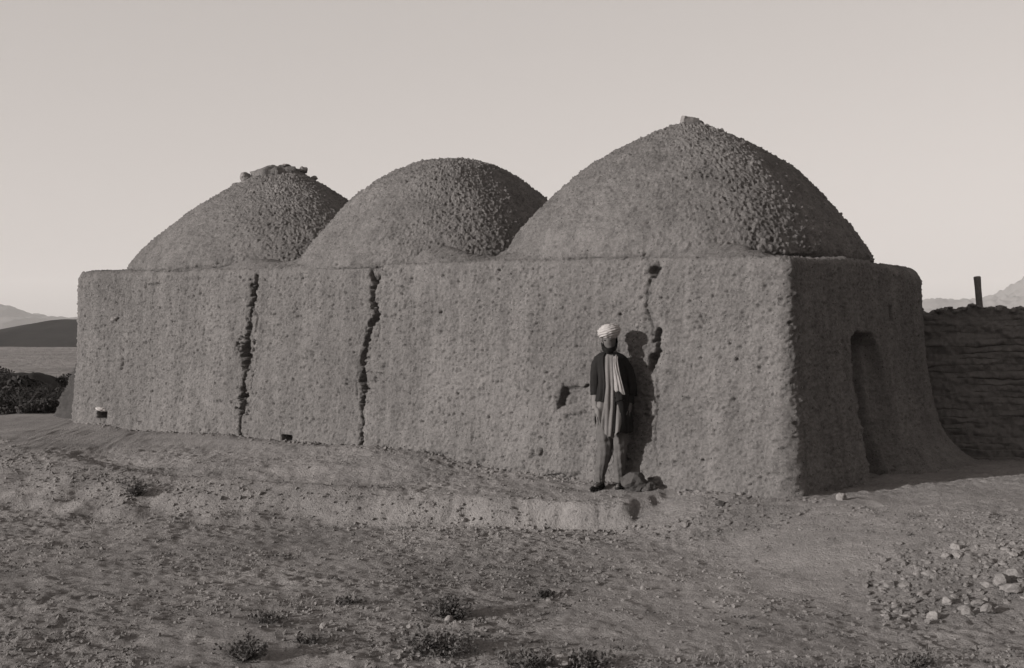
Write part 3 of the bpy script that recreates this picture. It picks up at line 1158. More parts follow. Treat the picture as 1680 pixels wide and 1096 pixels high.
scrub(740, 1012, 0.17, 0.20, 60, 'dark dry scrub bush with a small pale stone at its foot', 201, leaves=14)
scrub(720, 1074, 0.15, 0.30, 90, 'wide low scrub bush in front of the bush with the pale stone', 202, leaves=16)
scrub(400, 1082, 0.14, 0.20, 46, 'thin scrub bush at the lower edge left between two pale stones', 203, leaves=10)
scrub(962, 1092, 0.10, 0.22, 44, 'low scrub plant right beside the big pale slab at the lower edge', 204, leaves=12)
scrub(868, 1094, 0.10, 0.20, 36, 'low scrub plant left of the big pale slab at the lower edge', 205, leaves=12)
scrub(895, 980, 0.06, 0.10, 30, 'small dark tuft on bare ground in front of the standing man', 206, leaves=12)
scrub(438, 1022, 0.08, 0.12, 26, 'small wispy tuft on the trampled ground left of the scrub bushes', 207, leaves=8)
scrub(570, 992, 0.05, 0.12, 26, 'flat dark tuft between the wispy tuft and the bush with a stone', 208, leaves=8)
scrub(512, 1056, 0.06, 0.11, 20, 'tiny pale tuft between the thin bush and the wide low bush', 209, leaves=7)
scrub(224, 812, 0.22, 0.20, 40, 'dry scrub growing at the left end of the low earth terrace', 210, leaves=10)
scrub(1508, 1092, 0.08, 0.14, 26, 'low plant by the round stone at the lower right edge', 211, leaves=9)


mx = np.linspace(-17, -8.6, 150)
my = np.linspace(21.5, 32, 150)
MX, MY = np.meshgrid(mx, my)
MZ = ground_h(MX, MY) - 0.06 + 0.62 * np.exp(-((MY - 26) / 2.4) ** 2) * (1 - sstep(MX, -10.2, -8.8)) * sstep(MX, -17, -15) * (1 + 0.3 * n2(MX, MY, 0.8, 27)) + 0.05 * n2(MX, MY, 3.5, 28) - 0.03
mo_ = link('earth_bank', mesh_arrays('earth_bank', np.stack([MX.ravel(), MY.ravel(), MZ.ravel()], 1), grid_faces(150, 150)), M_HILL)
tag(mo_, kind='structure')


def big_bush(x, y, lobes, n, leaf, label, seed):
    root = empty('bush', (x, y, float(ground_h(np.array([x]), np.array([y]))[0]) - 0.05))
    tag(root, label, 'bush')
    parts, tips = twig_set(40, 0.7, 0.7, seed, 0.012, 4)
    V, F = join_arrays(parts)
    link('branches', mesh_arrays('branches', V, F), M_BUSH, root)
    V, F = leaf_cloud(n, blob_spread(lobes), leaf, seed)
    link('foliage', mesh_arrays('foliage', V, F, smooth=False), M_BUSH, root)


def lobes_for(seed, w, h, k=9):
    r = np.random.default_rng(seed)
    return [(r.uniform(-w, w), r.uniform(-0.4, 0.4), h * r.uniform(0.25, 0.6), w * r.uniform(0.25, 0.5), 0.45, h * r.uniform(0.25, 0.42)) for _ in range(k)]


big_bush(px_x(25, 25.5), 25.5, lobes_for(301, 0.85, 0.82), 11000, 0.042, 'dark leafy bush at the far left edge beside the pale field', 301)
big_bush(px_x(78, 26.5), 26.5, lobes_for(302, 0.7, 0.70), 11000, 0.042, 'dark leafy bush nearest the left end of the domed house', 302)
big_bush(px_x(50, 23.6), 23.6, lobes_for(303, 0.8, 0.5), 11000, 0.04, 'low dark bush in front of the two taller bushes at left', 303)
big_bush(px_x(38, 21.6), 21.6, lobes_for(305, 0.6, 0.34), 7000, 0.04, 'very low dark scrub in front of the dark bushes at the left edge', 305)
big_bush(px_x(84, 22.6), 22.6, lobes_for(306, 0.35, 0.46), 7000, 0.04, 'low dark scrub close against the buttress at the left end', 306)
big_bush(px_x(-40, 24.5), 24.5, lobes_for(304, 0.9, 0.85), 5000, 0.09, 'dark leafy bush just beyond the far left edge bush', 304)

# ------------------------------------------------------------------ loose stones on the ground
def gstone(px, py, wpx, kind, label, group=None, i=None, flat=1.0, rot=None, up=0.30):
    x, y, z = on_ground(px, py)
    s = wpx * y / 2000.0 * 0.57
    return stone(x, y, gz(x, y) + s * up * flat, s, kind, label, group, i=i, flat=flat, rot=rot)


gstone(1039, 804, 50, 'dark', 'rough dark rock lying against the feet of the man', i=3, flat=1.0, rot=(0.3, -0.4, 0.4), up=0.34)
gstone(1062, 805, 30, 'dark', 'smaller dark rock wedged beside the rock at the feet of the man', i=2, flat=0.8)
gstone(1379, 820, 20, 'pale', 'pale stone lying at the foot of the shaded end of the house', i=2)
gstone(916, 1093, 46, 'pale', 'big pale flat slab at the lower edge between two low plants', i=3, flat=0.75, rot=(0.1, -0.35, 0.3))
gstone(737, 1019, 17, 'pale', 'small pale stone at the foot of a dark scrub bush', i=4, flat=1.2)
gstone(384, 1082, 15, 'pale', 'pale stone left of the thin scrub bush at the lower edge', i=0)
gstone(436, 1086, 17, 'pale', 'pale stone right of the thin scrub bush at the lower edge', i=5)
gstone(531, 1030, 17, 'clod', 'grey stone on bare earth between the tufts and the wide bush', i=2)
gstone(1508, 1090, 14, 'pale', 'round pale stone beside the low plant at the lower right edge', i=1)
gstone(1568, 903, 20, 'pale', 'pale stone at the upper edge of the rubble patch, higher of two', i=4, flat=1.1)
gstone(1552, 918, 16, 'pale', 'pale stone at the upper edge of the rubble patch, lower of two', i=0, flat=1.2)
gstone(1532, 1014, 26, 'pale', 'rounded pale stone at the near left corner of the rubble patch', i=1)
gstone(1645, 962, 42, 'clod', 'broad sloping slab at the right edge of the rubble patch', i=3, flat=0.8)
gstone(1664, 974, 46, 'pale', 'long pale slab in front of the broad sloping slab in the rubble', i=5, flat=0.7)
gstone(1668, 948, 34, 'clod', 'dark shadowed boulder behind the slabs at the right edge', i=2, flat=1.0)
gstone(1605, 997, 28, 'clod', 'flat stone in the front row of the rubble patch', i=0, flat=0.8)
gstone(1588, 1010, 22, 'clod', 'stubby stone left of the flat stone in the rubble front row', i=2)
gstone(1620, 1010, 26, 'clod', 'wedge stone right of the flat stone in the rubble front row', i=4)
gstone(1555, 992, 20, 'pale', 'knobbly pale stone in the middle of the rubble patch', i=1)
gstone(1056, 968, 12, 'pale', 'little pale stone with a long shadow in front of the terrace', i=1)
gstone(1183, 830, 22, 'dark', 'dark flat stone near the wall between the man and the corner', i=3, flat=0.6)
gstone(1125, 864, 14, 'clod', 'grey stone just off the right end of the earth terrace', i=4)

GR = 'rubble stones at the right'
r = np.random.default_rng(41)
cnt = 0
while cnt < 84:
    px = r.uniform(1440, 1690)
    py = r.uniform(885, 1020)
    lo = 925 - (px - 1450) * 0.16
    hi = 1018 - max(0, px - 1530) * 0.22
    if not (lo < py < hi):
        continue
    pale = r.random() < 0.25
    edge = 'upper edge' if py < lo + 26 else ('lower edge' if py > hi - 28 else 'middle')
    side = 'right-hand end' if px > 1610 else ('left-hand end' if px < 1520 else 'centre')
    lab = 'small %s stone in the rubble patch, %s, %s' % ('pale' if pale else 'dull grey', edge, side)
    gstone(px, py, r.uniform(6, 14) if r.random() < 0.65 else r.uniform(14, 24), 'pale' if pale else 'clod', lab, GR, i=int(r.integers(6, 12)), flat=r.uniform(0.6, 1.0), up=r.uniform(-0.05, 0.25))
    cnt += 1
GS = 'loose stones on open ground'
for _ in range(72):
    px = r.uniform(30, 1670)
    py = 850 + 240 * r.random() ** 0.9
    if px > 1430 and 880 < py < 1030:
        continue
    pale = r.random() < 0.35
    zone = ('below the left terrace end' if px < 350 else 'left of the scrub bushes' if px < 640 else 'around the scrub bushes' if px < 900
            else 'in front of the man' if px < 1140 else 'before the near house corner' if px < 1440 else 'before the rubble patch')
    lab = 'small %s loose stone %s, %s' % ('pale' if pale else 'dull grey', zone, 'close under the terrace' if py < 915 else ('at the lower edge' if py > 1010 else 'midway down'))
    gstone(px, py, r.uniform(4, 9) * (0.6 + 0.6 * (py - 800) / 290), 'pale' if pale else 'clod', lab, GS, i=int(r.integers(6, 12)), flat=r.uniform(0.55, 0.9))

# pebbles and crumbs nobody could count
def scatter(n, fn, seed, smin, smax, name, mat, bury=0.25, power=2.2):
    rr = np.random.default_rng(seed)
    xs, ys = fn(rr, n)
    zs = ground_h(xs, ys) + ground_fine(xs, ys)
    V0, F0 = I1
    n = len(xs)
    s = smin + (smax - smin) * rr.random(n) ** power
    k = len(V0)
    jitter = rr.uniform(0.6, 1.35, (n, k, 1))
    V = V0[None] * jitter * s[:, None, None] * rr.uniform(0.6, 1.3, (n, 1, 3)) * np.array([1, 1, 0.7])
    V += np.stack([xs, ys, zs + s * bury], 1)[:, None, :]
    F = (F0[None] + (np.arange(n) * k)[:, None, None]).reshape(-1, 3)
    o = link(name, mesh_arrays(name, V.reshape(-1, 3), F, smooth=False), mat)
    return tag(o, kind='stuff')


def area_open(rr, n):
    ys = 7.0 + 8.5 * rr.random(n * 3) ** 1.2
    xs = rr.uniform(-0.45, 0.45, n * 3) * ys
    a_, b_ = ab(xs, ys)
    dens = (sstep(n2(xs, ys, 0.8, 8), -0.35, 0.4) * 0.85 + 0.15) * (1 - 0.5 * wear(xs, ys))
    ok = (b_ > 0.12) & (rr.random(n * 3) < dens) & ~((a_ < 0) & (b_ < -0.2))
    xs, ys = xs[ok], ys[ok]
    return xs[:n], ys[:n]


def area_foot(rr, n):
    """crumbs fallen along the terrace edge and the wall foot"""
    a_ = rr.uniform(-0.4, 12.0, n)
    be_ = np.interp(a_, [-2, 0.0, 0.9, 1.5, 4.2, 6.7, 9, 12], [0.2, 0.35, 0.7, 0.86, 1.70, 2.75, 2.6, 1.5])
    pick = rr.random(n) < 0.65
    b_ = np.where(pick, be_ + 0.12 + np.abs(rr.normal(size=n)) * 0.4, 0.08 + np.abs(rr.normal(size=n)) * 0.10)
    return A[0] + u[0] * a_ + nf[0] * b_, A[1] + u[1] * a_ + nf[1] * b_


def area_rubble(rr, n):
    xs = rr.uniform(2.6, 5.2, n * 3)
    ys = rr.uniform(8.2, 11.8, n * 3)
    ok = (np.abs((ys - 9.7) - 0.35 * (xs - 4.0)) < 1.1 * (0.4 + 0.6 * rr.random(n * 3))) & (xs / ys > 0.29)
    return xs[ok][:n], ys[ok][:n]


scatter(11000, area_open, 51, 0.003, 0.024, 'pebbles', M_GROUND, bury=0.1)
scatter(1100, area_open, 54, 0.003, 0.014, 'pale_pebbles', M_STONE)
scatter(2600, area_foot, 52, 0.005, 0.034, 'earth_crumbs', M_GROUND, bury=0.1)
scatter(900, area_rubble, 53, 0.008, 0.04, 'rubble_crumbs', M_GROUND, bury=0.05)

# low withered weeds, a hand high at most, thin over the whole ground
rr = np.random.default_rng(63)
wx_, wy_ = area_open(rr, 150)
wz_ = ground_h(wx_, wy_) + ground_fine(wx_, wy_)
wp = []
for x, y, z in zip(wx_, wy_, wz_):
    n_ = int(rr.integers(14, 46))
    wdx = rr.uniform(0.02, 0.09)

    def sp(r_, m):
        q = r_.normal(size=(m, 3)) * np.array([wdx, wdx, 0.010])
        q[:, 2] = np.abs(q[:, 2])
        return q
    V, F = leaf_cloud(n_, sp, 0.016, int(rr.integers(1, 99999)), (x, y, z - 0.003))
    wp.append((V, F))
V, F = join_arrays(wp)
tag(link('weeds', mesh_arrays('weeds', V, F, smooth=False), M_DRYLEAF), kind='stuff')

# sparse dry grass
rr = np.random.default_rng(61)
parts = []
xs, ys = area_open(rr, 900)
zs = ground_h(xs, ys)
for x, y, z in zip(xs, ys, zs):
    nb_ = rr.integers(4, 9)
    for _ in range(nb_):
        az, ln, le = rr.uniform(0, 6.28), rr.uniform(0.02, 0.055), rr.uniform(0.2, 1.2)
        b0 = np.array([x, y, z - 0.005]) + rr.normal(size=3) * np.array([0.02, 0.02, 0])
        tip = b0 + np.array([math.cos(az) * le, math.sin(az) * le, 0.9]) * ln
        sd_ = np.array([-math.sin(az), math.cos(az), 0]) * 0.0018
        parts.append(np.stack([b0 - sd_, b0 + sd_, tip + sd_ * 0.3, tip - sd_ * 0.3]))
V = np.concatenate(parts)
tag(link('dry_grass', mesh_arrays('dry_grass', V, np.arange(len(V)).reshape(-1, 4), smooth=False), M_STRAW), kind='stuff')

# ------------------------------------------------------------------ the man by the wall
PXY = np.array([1.071, 13.10])
PZ = gz(*PXY) + 0.0
FOOT_Z = EYE - 258 / 2000.0 * PXY[1]
man = None

M_SKIN = cloth('dark_skin', 0.085, 0.1)
M_TURBAN = cloth('turban_cloth', 0.27, 0.25)
M_TUNIC = cloth('tunic_cloth', 0.112, 0.25)
M_SCARF = cloth('scarf_cloth', 0.22, 0.25)
M_COAT = cloth('dark_coat_cloth', 0.014, 0.3)
M_TROUS = cloth('trouser_cloth', 0.075, 0.3)
M_SHOE = cloth('dark_leather', 0.014)
M_HAIR = cloth('black_hair', 0.012)
M_EYE = cloth('eye', 0.02)


def apply_mods(o):
    dg = bpy.context.evaluated_depsgraph_get()
    me = bpy.data.meshes.new_from_object(o.evaluated_get(dg))
    old = o.data
    o.modifiers.clear()
    o.data = me
    bpy.data.meshes.remove(old)
    return o


# skeleton: x to the viewer's right, -y towards the camera, z up
sk, rad, edges = [], [], []


def jn(p, r, par=None):
    sk.append(p)
    rad.append(r)
    if par is not None:
        edges.append((par, len(sk) - 1))
    return len(sk) - 1


pel = jn((0.0, 0.02, 0.93), (0.15, 0.11))
waist = jn((0.0, 0.02, 1.08), (0.13, 0.10), pel)
chest = jn((0.0, 0.01, 1.28), (0.155, 0.11), waist)
neckb = jn((0.0, 0.0, 1.43), (0.075, 0.07), chest)
neck = jn((-0.002, -0.012, 1.49), (0.052, 0.052), neckb)
hd1 = jn((-0.006, -0.028, 1.545), (0.062, 0.075), neck)
hd2 = jn((-0.010, -0.025, 1.62), (0.076, 0.092), hd1)
hd3 = jn((-0.010, -0.02, 1.69), (0.068, 0.08), hd2)
for sg in (-1, 1):
    cl = jn((sg * 0.11, 0.01, 1.385), (0.05, 0.05), neckb)
    sh = jn((sg * 0.180, 0.01, 1.355), (0.046, 0.046), cl)
    if sg < 0:
        el = jn((-0.235, 0.03, 1.13), (0.043, 0.043), sh)
        wr = jn((-0.232, -0.01, 0.90), (0.028, 0.024), el)
        hdn = jn((-0.226, -0.035, 0.82), (0.018, 0.038), wr)
        hand_dir, hx0, hy0, hz0 = -1, -0.224, -0.045, 0.79
    else:
        el = jn((0.235, 0.05, 1.13), (0.043, 0.043), sh)
        wr = jn((0.215, 0.0, 0.92), (0.028, 0.024), el)
        hdn = jn((0.203, -0.022, 0.84), (0.018, 0.038), wr)
        hand_dir, hx0, hy0, hz0 = 1, 0.200, -0.03, 0.81
    # fingers hang down, a little curled
    for k, (dy, ln) in enumerate(((-0.030, 0.070), (-0.010, 0.082), (0.011, 0.076), (0.030, 0.058))):
        f1 = jn((hx0, hy0 + dy, hz0 - 0.012), (0.0092, 0.0092), hdn)
        f2 = jn((hx0 - sg * 0.004, hy0 + dy * 1.05, hz0 - 0.012 - ln * 0.5), (0.0088, 0.0088), f1)
        f3 = jn((hx0 - sg * 0.016, hy0 + dy * 1.05, hz0 - 0.012 - ln), (0.0078, 0.0078), f2)
    t1 = jn((hx0 - sg * 0.012, hy0 - 0.045, hz0 + 0.035), (0.0105, 0.0105), wr)
    t2 = jn((hx0 - sg * 0.022, hy0 - 0.056, hz0 - 0.005), (0.0095, 0.0095), t1)
    hp = jn((sg * 0.085, 0.02, 0.86), (0.095, 0.095), pel)
    if sg < 0:
        kn = jn((-0.09, 0.0, 0.48), (0.055, 0.058), hp)
        an = jn((-0.125, 0.02, 0.10), (0.036, 0.038), kn)
        he = jn((-0.13, 0.00, 0.045), (0.035, 0.035), an)
        to = jn((-0.165, -0.15, 0.03), (0.036, 0.025), he)
    else:
        kn = jn((0.085, 0.0, 0.48), (0.055, 0.058), hp)
        an = jn((0.08, 0.03, 0.10), (0.036, 0.038), kn)
        he = jn((0.08, 0.01, 0.045), (0.035, 0.035), an)
        to = jn((0.085, -0.14, 0.03), (0.036, 0.025), he)
me = bpy.data.meshes.new('person')
me.from_pydata(sk, edges, [])
man = link('person', me)
mod = man.modifiers.new('skin', 'SKIN')
mod.use_smooth_shade = True
for i, s in enumerate(me.skin_vertices[0].data):
    s.radius = rad[i]
    s.use_root = (i == pel)
ss = man.modifiers.new('sub', 'SUBSURF')
ss.levels = ss.render_levels = 2
apply_mods(man)
man.data.materials.append(M_SKIN)
# face relief on the head
nvt = len(man.data.vertices)
co = np.zeros(nvt * 3, np.float32)
man.data.vertices.foreach_get('co', co)
co = co.reshape(-1, 3)
HC = np.array([-0.010, -0.025, 1.60])
hd = (co[:, 2] > 1.50) & (co[:, 1] < -0.05)


def bumpf(c, r_, amt, dirv):
    d2 = (((co - np.array(c)) / np.array(r_)) ** 2).sum(1)
    w_ = np.exp(-d2) * hd
    co[:] += (w_[:, None] * np.array(dirv)[None, :] * amt)


bumpf((-0.014, -0.115, 1.580), (0.014, 0.05, 0.026), 0.028, (0, -1, 0))     # nose
bumpf((-0.014, -0.115, 1.618), (0.05, 0.05, 0.010), 0.008, (0, -1, 0))      # brow
for sg in (-1, 1):
    bumpf((-0.014 + sg * 0.032, -0.11, 1.600), (0.015, 0.05, 0.010), 0.012, (0, 1, 0))
bumpf((-0.014, -0.10, 1.545), (0.022, 0.05, 0.006), 0.006, (0, 1, 0))       # mouth
bumpf((-0.010, -0.10, 1.515), (0.03, 0.05, 0.02), 0.012, (0, -1, 0))        # chin
man.data.vertices.foreach_set('co', co.ravel())
man.data.update()
man.location = (float(PXY[0]), float(PXY[1]), FOOT_Z)
man.rotation_euler = (0, 0, math.radians(-14))
tag(man, 'man in pale turban, dark coat and long tunic standing against the mud wall', 'person')


def rings(name, spec, mat, nth=72, folds=None, closed_top=False, closed_bot=False, thick=0.006, arc_=None, seed=0):
    """spec rows: (z, cx, cy, rx, ry, fold amplitude)"""
    full = arc_ is None
    if full:
        thv = np.linspace(0, 2 * math.pi, nth, endpoint=False)
    else:
        thv = np.linspace(arc_[0], arc_[1], nth)
    S = np.array(spec, float)
    m = 7 * (len(S) - 1) + 1
    q = np.linspace(0, len(S) - 1, m)
    S = np.stack([np.interp(q, np.arange(len(S)), S[:, k]) for k in range(S.shape[1])], 1)
    rows_ = []
    for (z, x0, y0, rx_, ry_, am) in S:
        f = 0
        if folds:
            for (n_, ph, kz, wgt) in folds:
                f = f + wgt * np.cos(n_ * thv + ph + kz * z)
        nn_ = noise(np.stack([np.cos(thv) * 1.5, np.sin(thv) * 1.5, np.full(nth, z * 3.0)], 1), 1.3, seed + 200)
        k = 1 + am * f + 0.6 * am * nn_
        rows_.append(np.stack([x0 + np.cos(thv) * rx_ * k, y0 + np.sin(thv) * ry_ * k, np.full(nth, z) + 0.1 * am * f], 1))
    V = np.concatenate(rows_)
    F = grid_faces(len(rows_), nth, wrap=full)
    me = mesh_arrays(name, V, F)
    o = link(name, me, mat, man)
    if thick:
        md = o.modifiers.new('solid', 'SOLIDIFY')
        md.thickness = thick
        md.offset = 0
        apply_mods(o)
    return o


TF = [(8, 0.3, 1.2, 0.6), (13, 1.1, -2.0, 0.7), (21, 2.0, 2.5, 0.5)]
# long tunic, bulging at the viewer's left, hem rising at the side
tun = rings('tunic', [(1.455, 0, 0.005, 0.075, 0.075, 0.01), (1.42, 0, 0.01, 0.140, 0.10, 0.02), (1.30, 0, 0.01, 0.165, 0.128, 0.04), (1.10, -0.005, 0.010, 0.160, 0.132, 0.07),
                (0.95, -0.012, 0.0, 0.182, 0.150, 0.09), (0.80, -0.02, -0.008, 0.196, 0.168, 0.10), (0.66, -0.025, -0.015, 0.195, 0.180, 0.12), (0.58, -0.028, -0.018, 0.185, 0.180, 0.14)],
      M_TUNIC, folds=TF, nth=120, seed=1)
nvt = len(tun.data.vertices)
co = np.zeros(nvt * 3, np.float32)
tun.data.vertices.foreach_get('co', co)
co = co.reshape(-1, 3)
k = sstep(0.95 - co[:, 2], 0, 0.35)
# slanting hem: short at the viewer's left, longest left of the middle
lift = np.interp(co[:, 0], [-0.22, -0.17, -0.12, -0.07, -0.02, 0.03, 0.10, 0.2], [0.25, 0.21, 0.13, 0.035, 0.0, 0.0, 0.04, 0.06])
co[:, 2] += k * lift
tun.data.vertices.foreach_set('co', co.ravel())
tun.data.update()
# sleeves of the tunic, seen below the coat
def sleeve(name, pts, radii, mat, amp=0.06, seed=0, thick=0.005):
    pts = np.array(pts, float)
    m = 30
    q = np.linspace(0, len(pts) - 1, m)
    Pp = np.stack([np.interp(q, np.arange(len(pts)), pts[:, k]) for k in range(3)], 1)
    R_ = np.interp(q, np.arange(len(radii)), radii)
    V, F = tube(Pp, R_, 26, cap=False)
    ctr = np.repeat(Pp, 26, 0)
    d = V - ctr
    nn_ = noise(V * np.array([1, 1, 2.2]), 16, seed + 300) + 0.5 * np.cos(9 * np.arctan2(d[:, 1], d[:, 0]) + V[:, 2] * 14)
    V = ctr + d * (1 + amp * nn_)[:, None]
    o = link(name, mesh_arrays(name, V, F), mat, man)
    md = o.modifiers.new('solid', 'SOLIDIFY')
    md.thickness = thick
    md.offset = 0
    return apply_mods(o)


sleeve('sleeve', [(-0.17, 0.01, 1.36), (-0.212, 0.02, 1.25), (-0.226, 0.03, 1.12), (-0.228, 0.01, 1.0), (-0.226, -0.012, 0.86)], [0.055, 0.054, 0.052, 0.050, 0.046], M_TUNIC, amp=0.12, seed=1)
sleeve('sleeve', [(0.17, 0.01, 1.36), (0.214, 0.03, 1.25), (0.230, 0.05, 1.12), (0.224, 0.03, 1.02), (0.212, 0.0, 0.92)], [0.055, 0.054, 0.052, 0.048, 0.044], M_COAT, amp=0.12, seed=2)
sleeve('coat_sleeve', [(-0.07, 0.01, 1.395), (-0.12, 0.01, 1.385), (-0.165, 0.01, 1.358), (-0.195, 0.015, 1.31), (-0.218, 0.022, 1.23), (-0.232, 0.03, 1.12), (-0.232, 0.02, 1.02)], [0.045, 0.062, 0.071, 0.073, 0.068, 0.065, 0.062], M_COAT, amp=0.09, seed=3)
sleeve('coat_sleeve', [(0.07, 0.01, 1.395), (0.12, 0.012, 1.385), (0.165, 0.015, 1.355), (0.197, 0.022, 1.30), (0.222, 0.036, 1.21), (0.236, 0.05, 1.11), (0.228, 0.035, 1.0)], [0.045, 0.062, 0.071, 0.073, 0.068, 0.065, 0.062], M_COAT, amp=0.09, seed=4)
# open dark coat: arc from the front right of the viewer round the back to the front left
AF = -math.pi / 2
rings('coat', [(1.470, 0, 0.012, 0.078, 0.080, 0.01), (1.455, 0, 0.012, 0.125, 0.100, 0.010), (1.425, 0, 0.012, 0.178, 0.118, 0.010), (1.38, 0, 0.012, 0.200, 0.130, 0.015), (1.30, 0, 0.012, 0.190, 0.144, 0.03), (1.15, 0, 0.015, 0.182, 0.152, 0.05),
               (1.02, -0.004, 0.010, 0.202, 0.166, 0.06), (0.955, -0.010, 0.006, 0.216, 0.178, 0.07)],
      M_COAT, nth=100, folds=TF, arc_=(AF + 0.30, AF + 2 * math.pi - 0.42), thick=0.010, seed=5)
# longer dark panel of the coat at the viewer's right
rings('coat_skirt', [(1.0, 0, 0.012, 0.205, 0.165, 0.03), (0.85, 0, 0.01, 0.215, 0.178, 0.05), (0.70, 0, 0.008, 0.225, 0.185, 0.06), (0.62, 0, 0.006, 0.226, 0.186, 0.07)],
      M_COAT, nth=60, folds=TF, arc_=(AF + 0.16, AF + 3.6), thick=0.010, seed=6)

# trousers: two baggy legs with a gathered seat
rings('trouser_seat', [(0.98, 0, 0.02, 0.16, 0.125, 0.02), (0.85, 0, 0.02, 0.185, 0.14, 0.05), (0.74, 0, 0.02, 0.185, 0.135, 0.07), (0.64, 0, 0.02, 0.165, 0.11, 0.07), (0.60, 0, 0.02, 0.10, 0.06, 0.06)],
      M_TROUS, folds=TF, seed=7)
for sg, pts in ((-1, [(-0.085, 0.01, 0.78), (-0.092, 0.0, 0.60), (-0.084, -0.018, 0.45), (-0.108, -0.008, 0.30), (-0.136, 0.010, 0.16), (-0.132, 0.012, 0.075)]),
                (1, [(0.080, 0.015, 0.78), (0.080, 0.01, 0.60), (0.078, 0.0, 0.45), (0.076, 0.012, 0.30), (0.078, 0.022, 0.16), (0.080, 0.02, 0.075)])):
    sleeve('trouser_leg', pts, [0.104, 0.092, 0.078, 0.066, 0.052, 0.050], M_TROUS, amp=0.26, seed=8 + sg)

# shoes
for sg, hx_, tx_, ty_ in ((-1, -0.13, -0.18, -0.19), (1, 0.08, 0.105, -0.18)):
    rows_ = []
    nth = 28
    thv = np.linspace(0, 2 * math.pi, nth, endpoint=False)
    for (t, wd_, ht) in ((-0.28, 0.008, 0.03), (-0.26, 0.032, 0.065), (-0.1, 0.042, 0.095), (0.15, 0.043, 0.09), (0.4, 0.044, 0.068), (0.65, 0.048, 0.055), (0.85, 0.042, 0.048), (1.0, 0.022, 0.045), (1.05, 0.005, 0.05)):
        cx_ = hx_ + (tx_ - hx_) * t
        cy_ = 0.02 + (ty_ - 0.02) * t
        ring = np.stack([cx_ + wd_ * np.cos(thv), np.full(nth, cy_), np.maximum(0.0, ht * 0.5 + ht * 0.5 * np.sin(thv))], 1)
        ring[:, 2] = np.where(np.sin(thv) < -0.5, 0.0, ring[:, 2])
        rows_.append(ring)
    V = np.concatenate(rows_)
    V[:, 2] += -0.005
    link('shoe', mesh_arrays('shoe', V, grid_faces(len(rows_), nth, wrap=True)), M_SHOE, man)

# turban: coiled rolls of cloth round the head
na, ne = 120, 44
az = np.linspace(0, 2 * math.pi, na, endpoint=False)
el_ = np.linspace(-0.85, math.pi / 2, ne)
EL, AZ = np.meshgrid(el_, az, indexing='ij')
frontness = np.abs(((AZ - AF + math.pi) % (2 * math.pi)) - math.pi)
ph_ = EL * 9.0 + np.where(np.cos(AZ) < 0.15, 1.0, -1.0) * (frontness - 0.4) * 2.2 + 0.6
w_ = np.abs(np.sin(ph_)) ** 0.6
k_ = 0.93 + 0.10 * w_ + 0.05 * noise(np.stack([np.cos(AZ).ravel() * 2, np.sin(AZ).ravel() * 2, EL.ravel() * 2], 1), 1.4, 401).reshape(EL.shape)
ce = np.cos(EL) ** 0.75
Vx = -0.012 + 0.123 * k_ * ce * np.cos(AZ) + 0.012 * np.sin(EL)
Vy = -0.016 + 0.138 * k_ * ce * np.sin(AZ)
Vz = 1.695 + 0.082 * k_ * np.sin(EL) + 0.015 * np.cos(AZ) * np.cos(EL)
V = np.stack([Vx.ravel(), Vy.ravel(), Vz.ravel()], 1)
low = np.stack([-0.012 + 0.075 * np.cos(az), -0.016 + 0.088 * np.sin(az), np.full(na, 1.625)], 1)
V = np.concatenate([low, V])
link('turban', mesh_arrays('turban', V, grid_faces(ne + 1, na, wrap=True)), M_TURBAN, man)

# beard and hair: patches of an ellipsoid close round the jaw and the back of the head
def head_patch(name, az0, az1, zlo_f, zhi_f, rx_, ry_, rz_, ctr, mat, seed):
    na_, nz_ = 44, 14
    rows_ = []
    for i in range(nz_):
        t = i / (nz_ - 1)
        for j in range(na_):
            q = j / (na_ - 1)
            az_ = az0 + (az1 - az0) * q
            z_ = zlo_f(q) + (zhi_f(q) - zlo_f(q)) * t
            zz = max(-0.98, min(0.98, (z_ - ctr[2]) / rz_))
            c_ = math.sqrt(1 - zz * zz) ** 0.8
            rows_.append((ctr[0] + rx_ * c_ * math.cos(az_), ctr[1] + ry_ * c_ * math.sin(az_), z_))
    V = np.array(rows_)
    nn_ = noise(V * np.array([1, 1, 0.5]), 60, seed)
    V[:, :2] += (V[:, :2] - np.array(ctr[:2])) * (0.07 * nn_)[:, None]
    o = link(name, mesh_arrays(name, V, grid_faces(nz_, na_)), mat, man)
    md = o.modifiers.new('solid', 'SOLIDIFY')
    md.thickness = 0.010
    md.offset = 0
    return apply_mods(o)


head_patch('beard', AF - 1.35, AF + 1.35, lambda q: 1.458 + 0.055 * abs(2 * q - 1) ** 2, lambda q: 1.522 + 0.055 * abs(2 * q - 1) ** 2.5,
           0.078, 0.100, 0.12, (-0.012, -0.030, 1.555), M_HAIR, 411)
head_patch('hair', AF + 1.95, AF + 2 * math.pi - 1.95, lambda q: 1.50, lambda q: 1.66, 0.086, 0.100, 0.14, (-0.010, -0.012, 1.60), M_HAIR, 412)
for sg in (-1, 1):
    V, F = I2
    V = V * np.array([0.011, 0.006, 0.007]) + np.array([-0.014 + sg * 0.032, -0.100, 1.600])
    link('eye', mesh_arrays('eye', V, F), M_EYE, man)

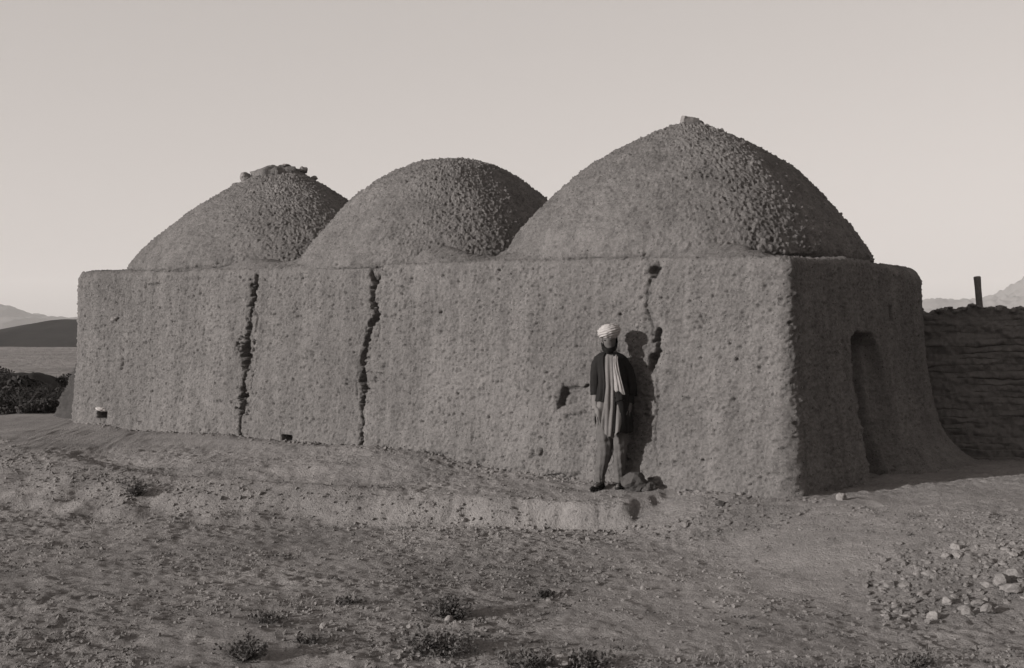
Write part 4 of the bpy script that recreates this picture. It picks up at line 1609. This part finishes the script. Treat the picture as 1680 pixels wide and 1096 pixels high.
# scarf: round the neck and hanging down the front at the viewer's right
sc = []
m, w_n = 40, 15
rows_ = []
for i in range(m):
    t = i / (m - 1)
    if t < 0.3:      # from behind the neck over the shoulder
        q = t / 0.3
        cxx = 0.02 + 0.055 * math.sin(q * 1.4)
        cyy = 0.095 - 0.20 * q
        czz = 1.455 + 0.025 * math.sin(q * math.pi) - 0.02 * q
        wdt = 0.05
    else:
        q = (t - 0.3) / 0.7
        cxx = 0.074 + 0.045 * q
        cyy = -0.105 - 0.075 * min(1, q * 2.2) ** 0.7 - 0.012 * q
        czz = 1.435 - 0.385 * q
        wdt = 0.05 + 0.085 * q ** 1.2
    for j in range(w_n):
        s = j / (w_n - 1) - 0.5
        if t < 0.3:
            ang = s * wdt
            rows_.append((cxx + s * wdt * 0.6, cyy, czz - abs(s) * 0.02 + 0.004 * math.cos(20 * s)))
        else:
            rows_.append((cxx + s * wdt, cyy + 0.008 * math.cos(s * 15 + t * 2.5 + 2 * math.sin(t * 5)) + 0.006 * math.cos(s * 31 - t * 6) + 0.04 * s * s, czz - 0.05 * s * q + 0.012 * math.cos(s * 9) * q))
me = mesh_arrays('scarf', rows_, grid_faces(m, w_n))
o = link('scarf', me, M_SCARF, man)
md = o.modifiers.new('solid', 'SOLIDIFY')
md.thickness = 0.008
md.offset = 0
apply_mods(o)

# slimmer trunk and arms, a slight shift of weight onto one leg
for o in [man] + [c for c in man.children if c.name.split('.')[0] not in ('turban', 'beard', 'hair', 'eye')]:
    me = o.data
    co = np.zeros(len(me.vertices) * 3, np.float32)
    me.vertices.foreach_get('co', co)
    co = co.reshape(-1, 3)
    z_ = co[:, 2]
    k = np.interp(z_, [0.0, 0.5, 0.9, 1.40, 1.47], [1.0, 0.93, 0.84, 0.84, 1.0])
    co[:, 0] *= k
    me.vertices.foreach_set('co', co.ravel())
    me.update()
for o in [man] + list(man.children):
    me = o.data
    co = np.zeros(len(me.vertices) * 3, np.float32)
    me.vertices.foreach_get('co', co)
    co = co.reshape(-1, 3)
    z_ = co[:, 2].copy()
    co[:, 0] += np.interp(z_, [0.0, 0.45, 0.9, 1.2, 1.45, 1.8], [0.0, 0.012, 0.022, 0.008, -0.008, -0.016])
    co[:, 2] += co[:, 0] * np.interp(z_, [0.8, 1.0, 1.35, 1.5], [0.0, 0.05, -0.07, -0.04])
    me.vertices.foreach_set('co', co.ravel())
    me.update()
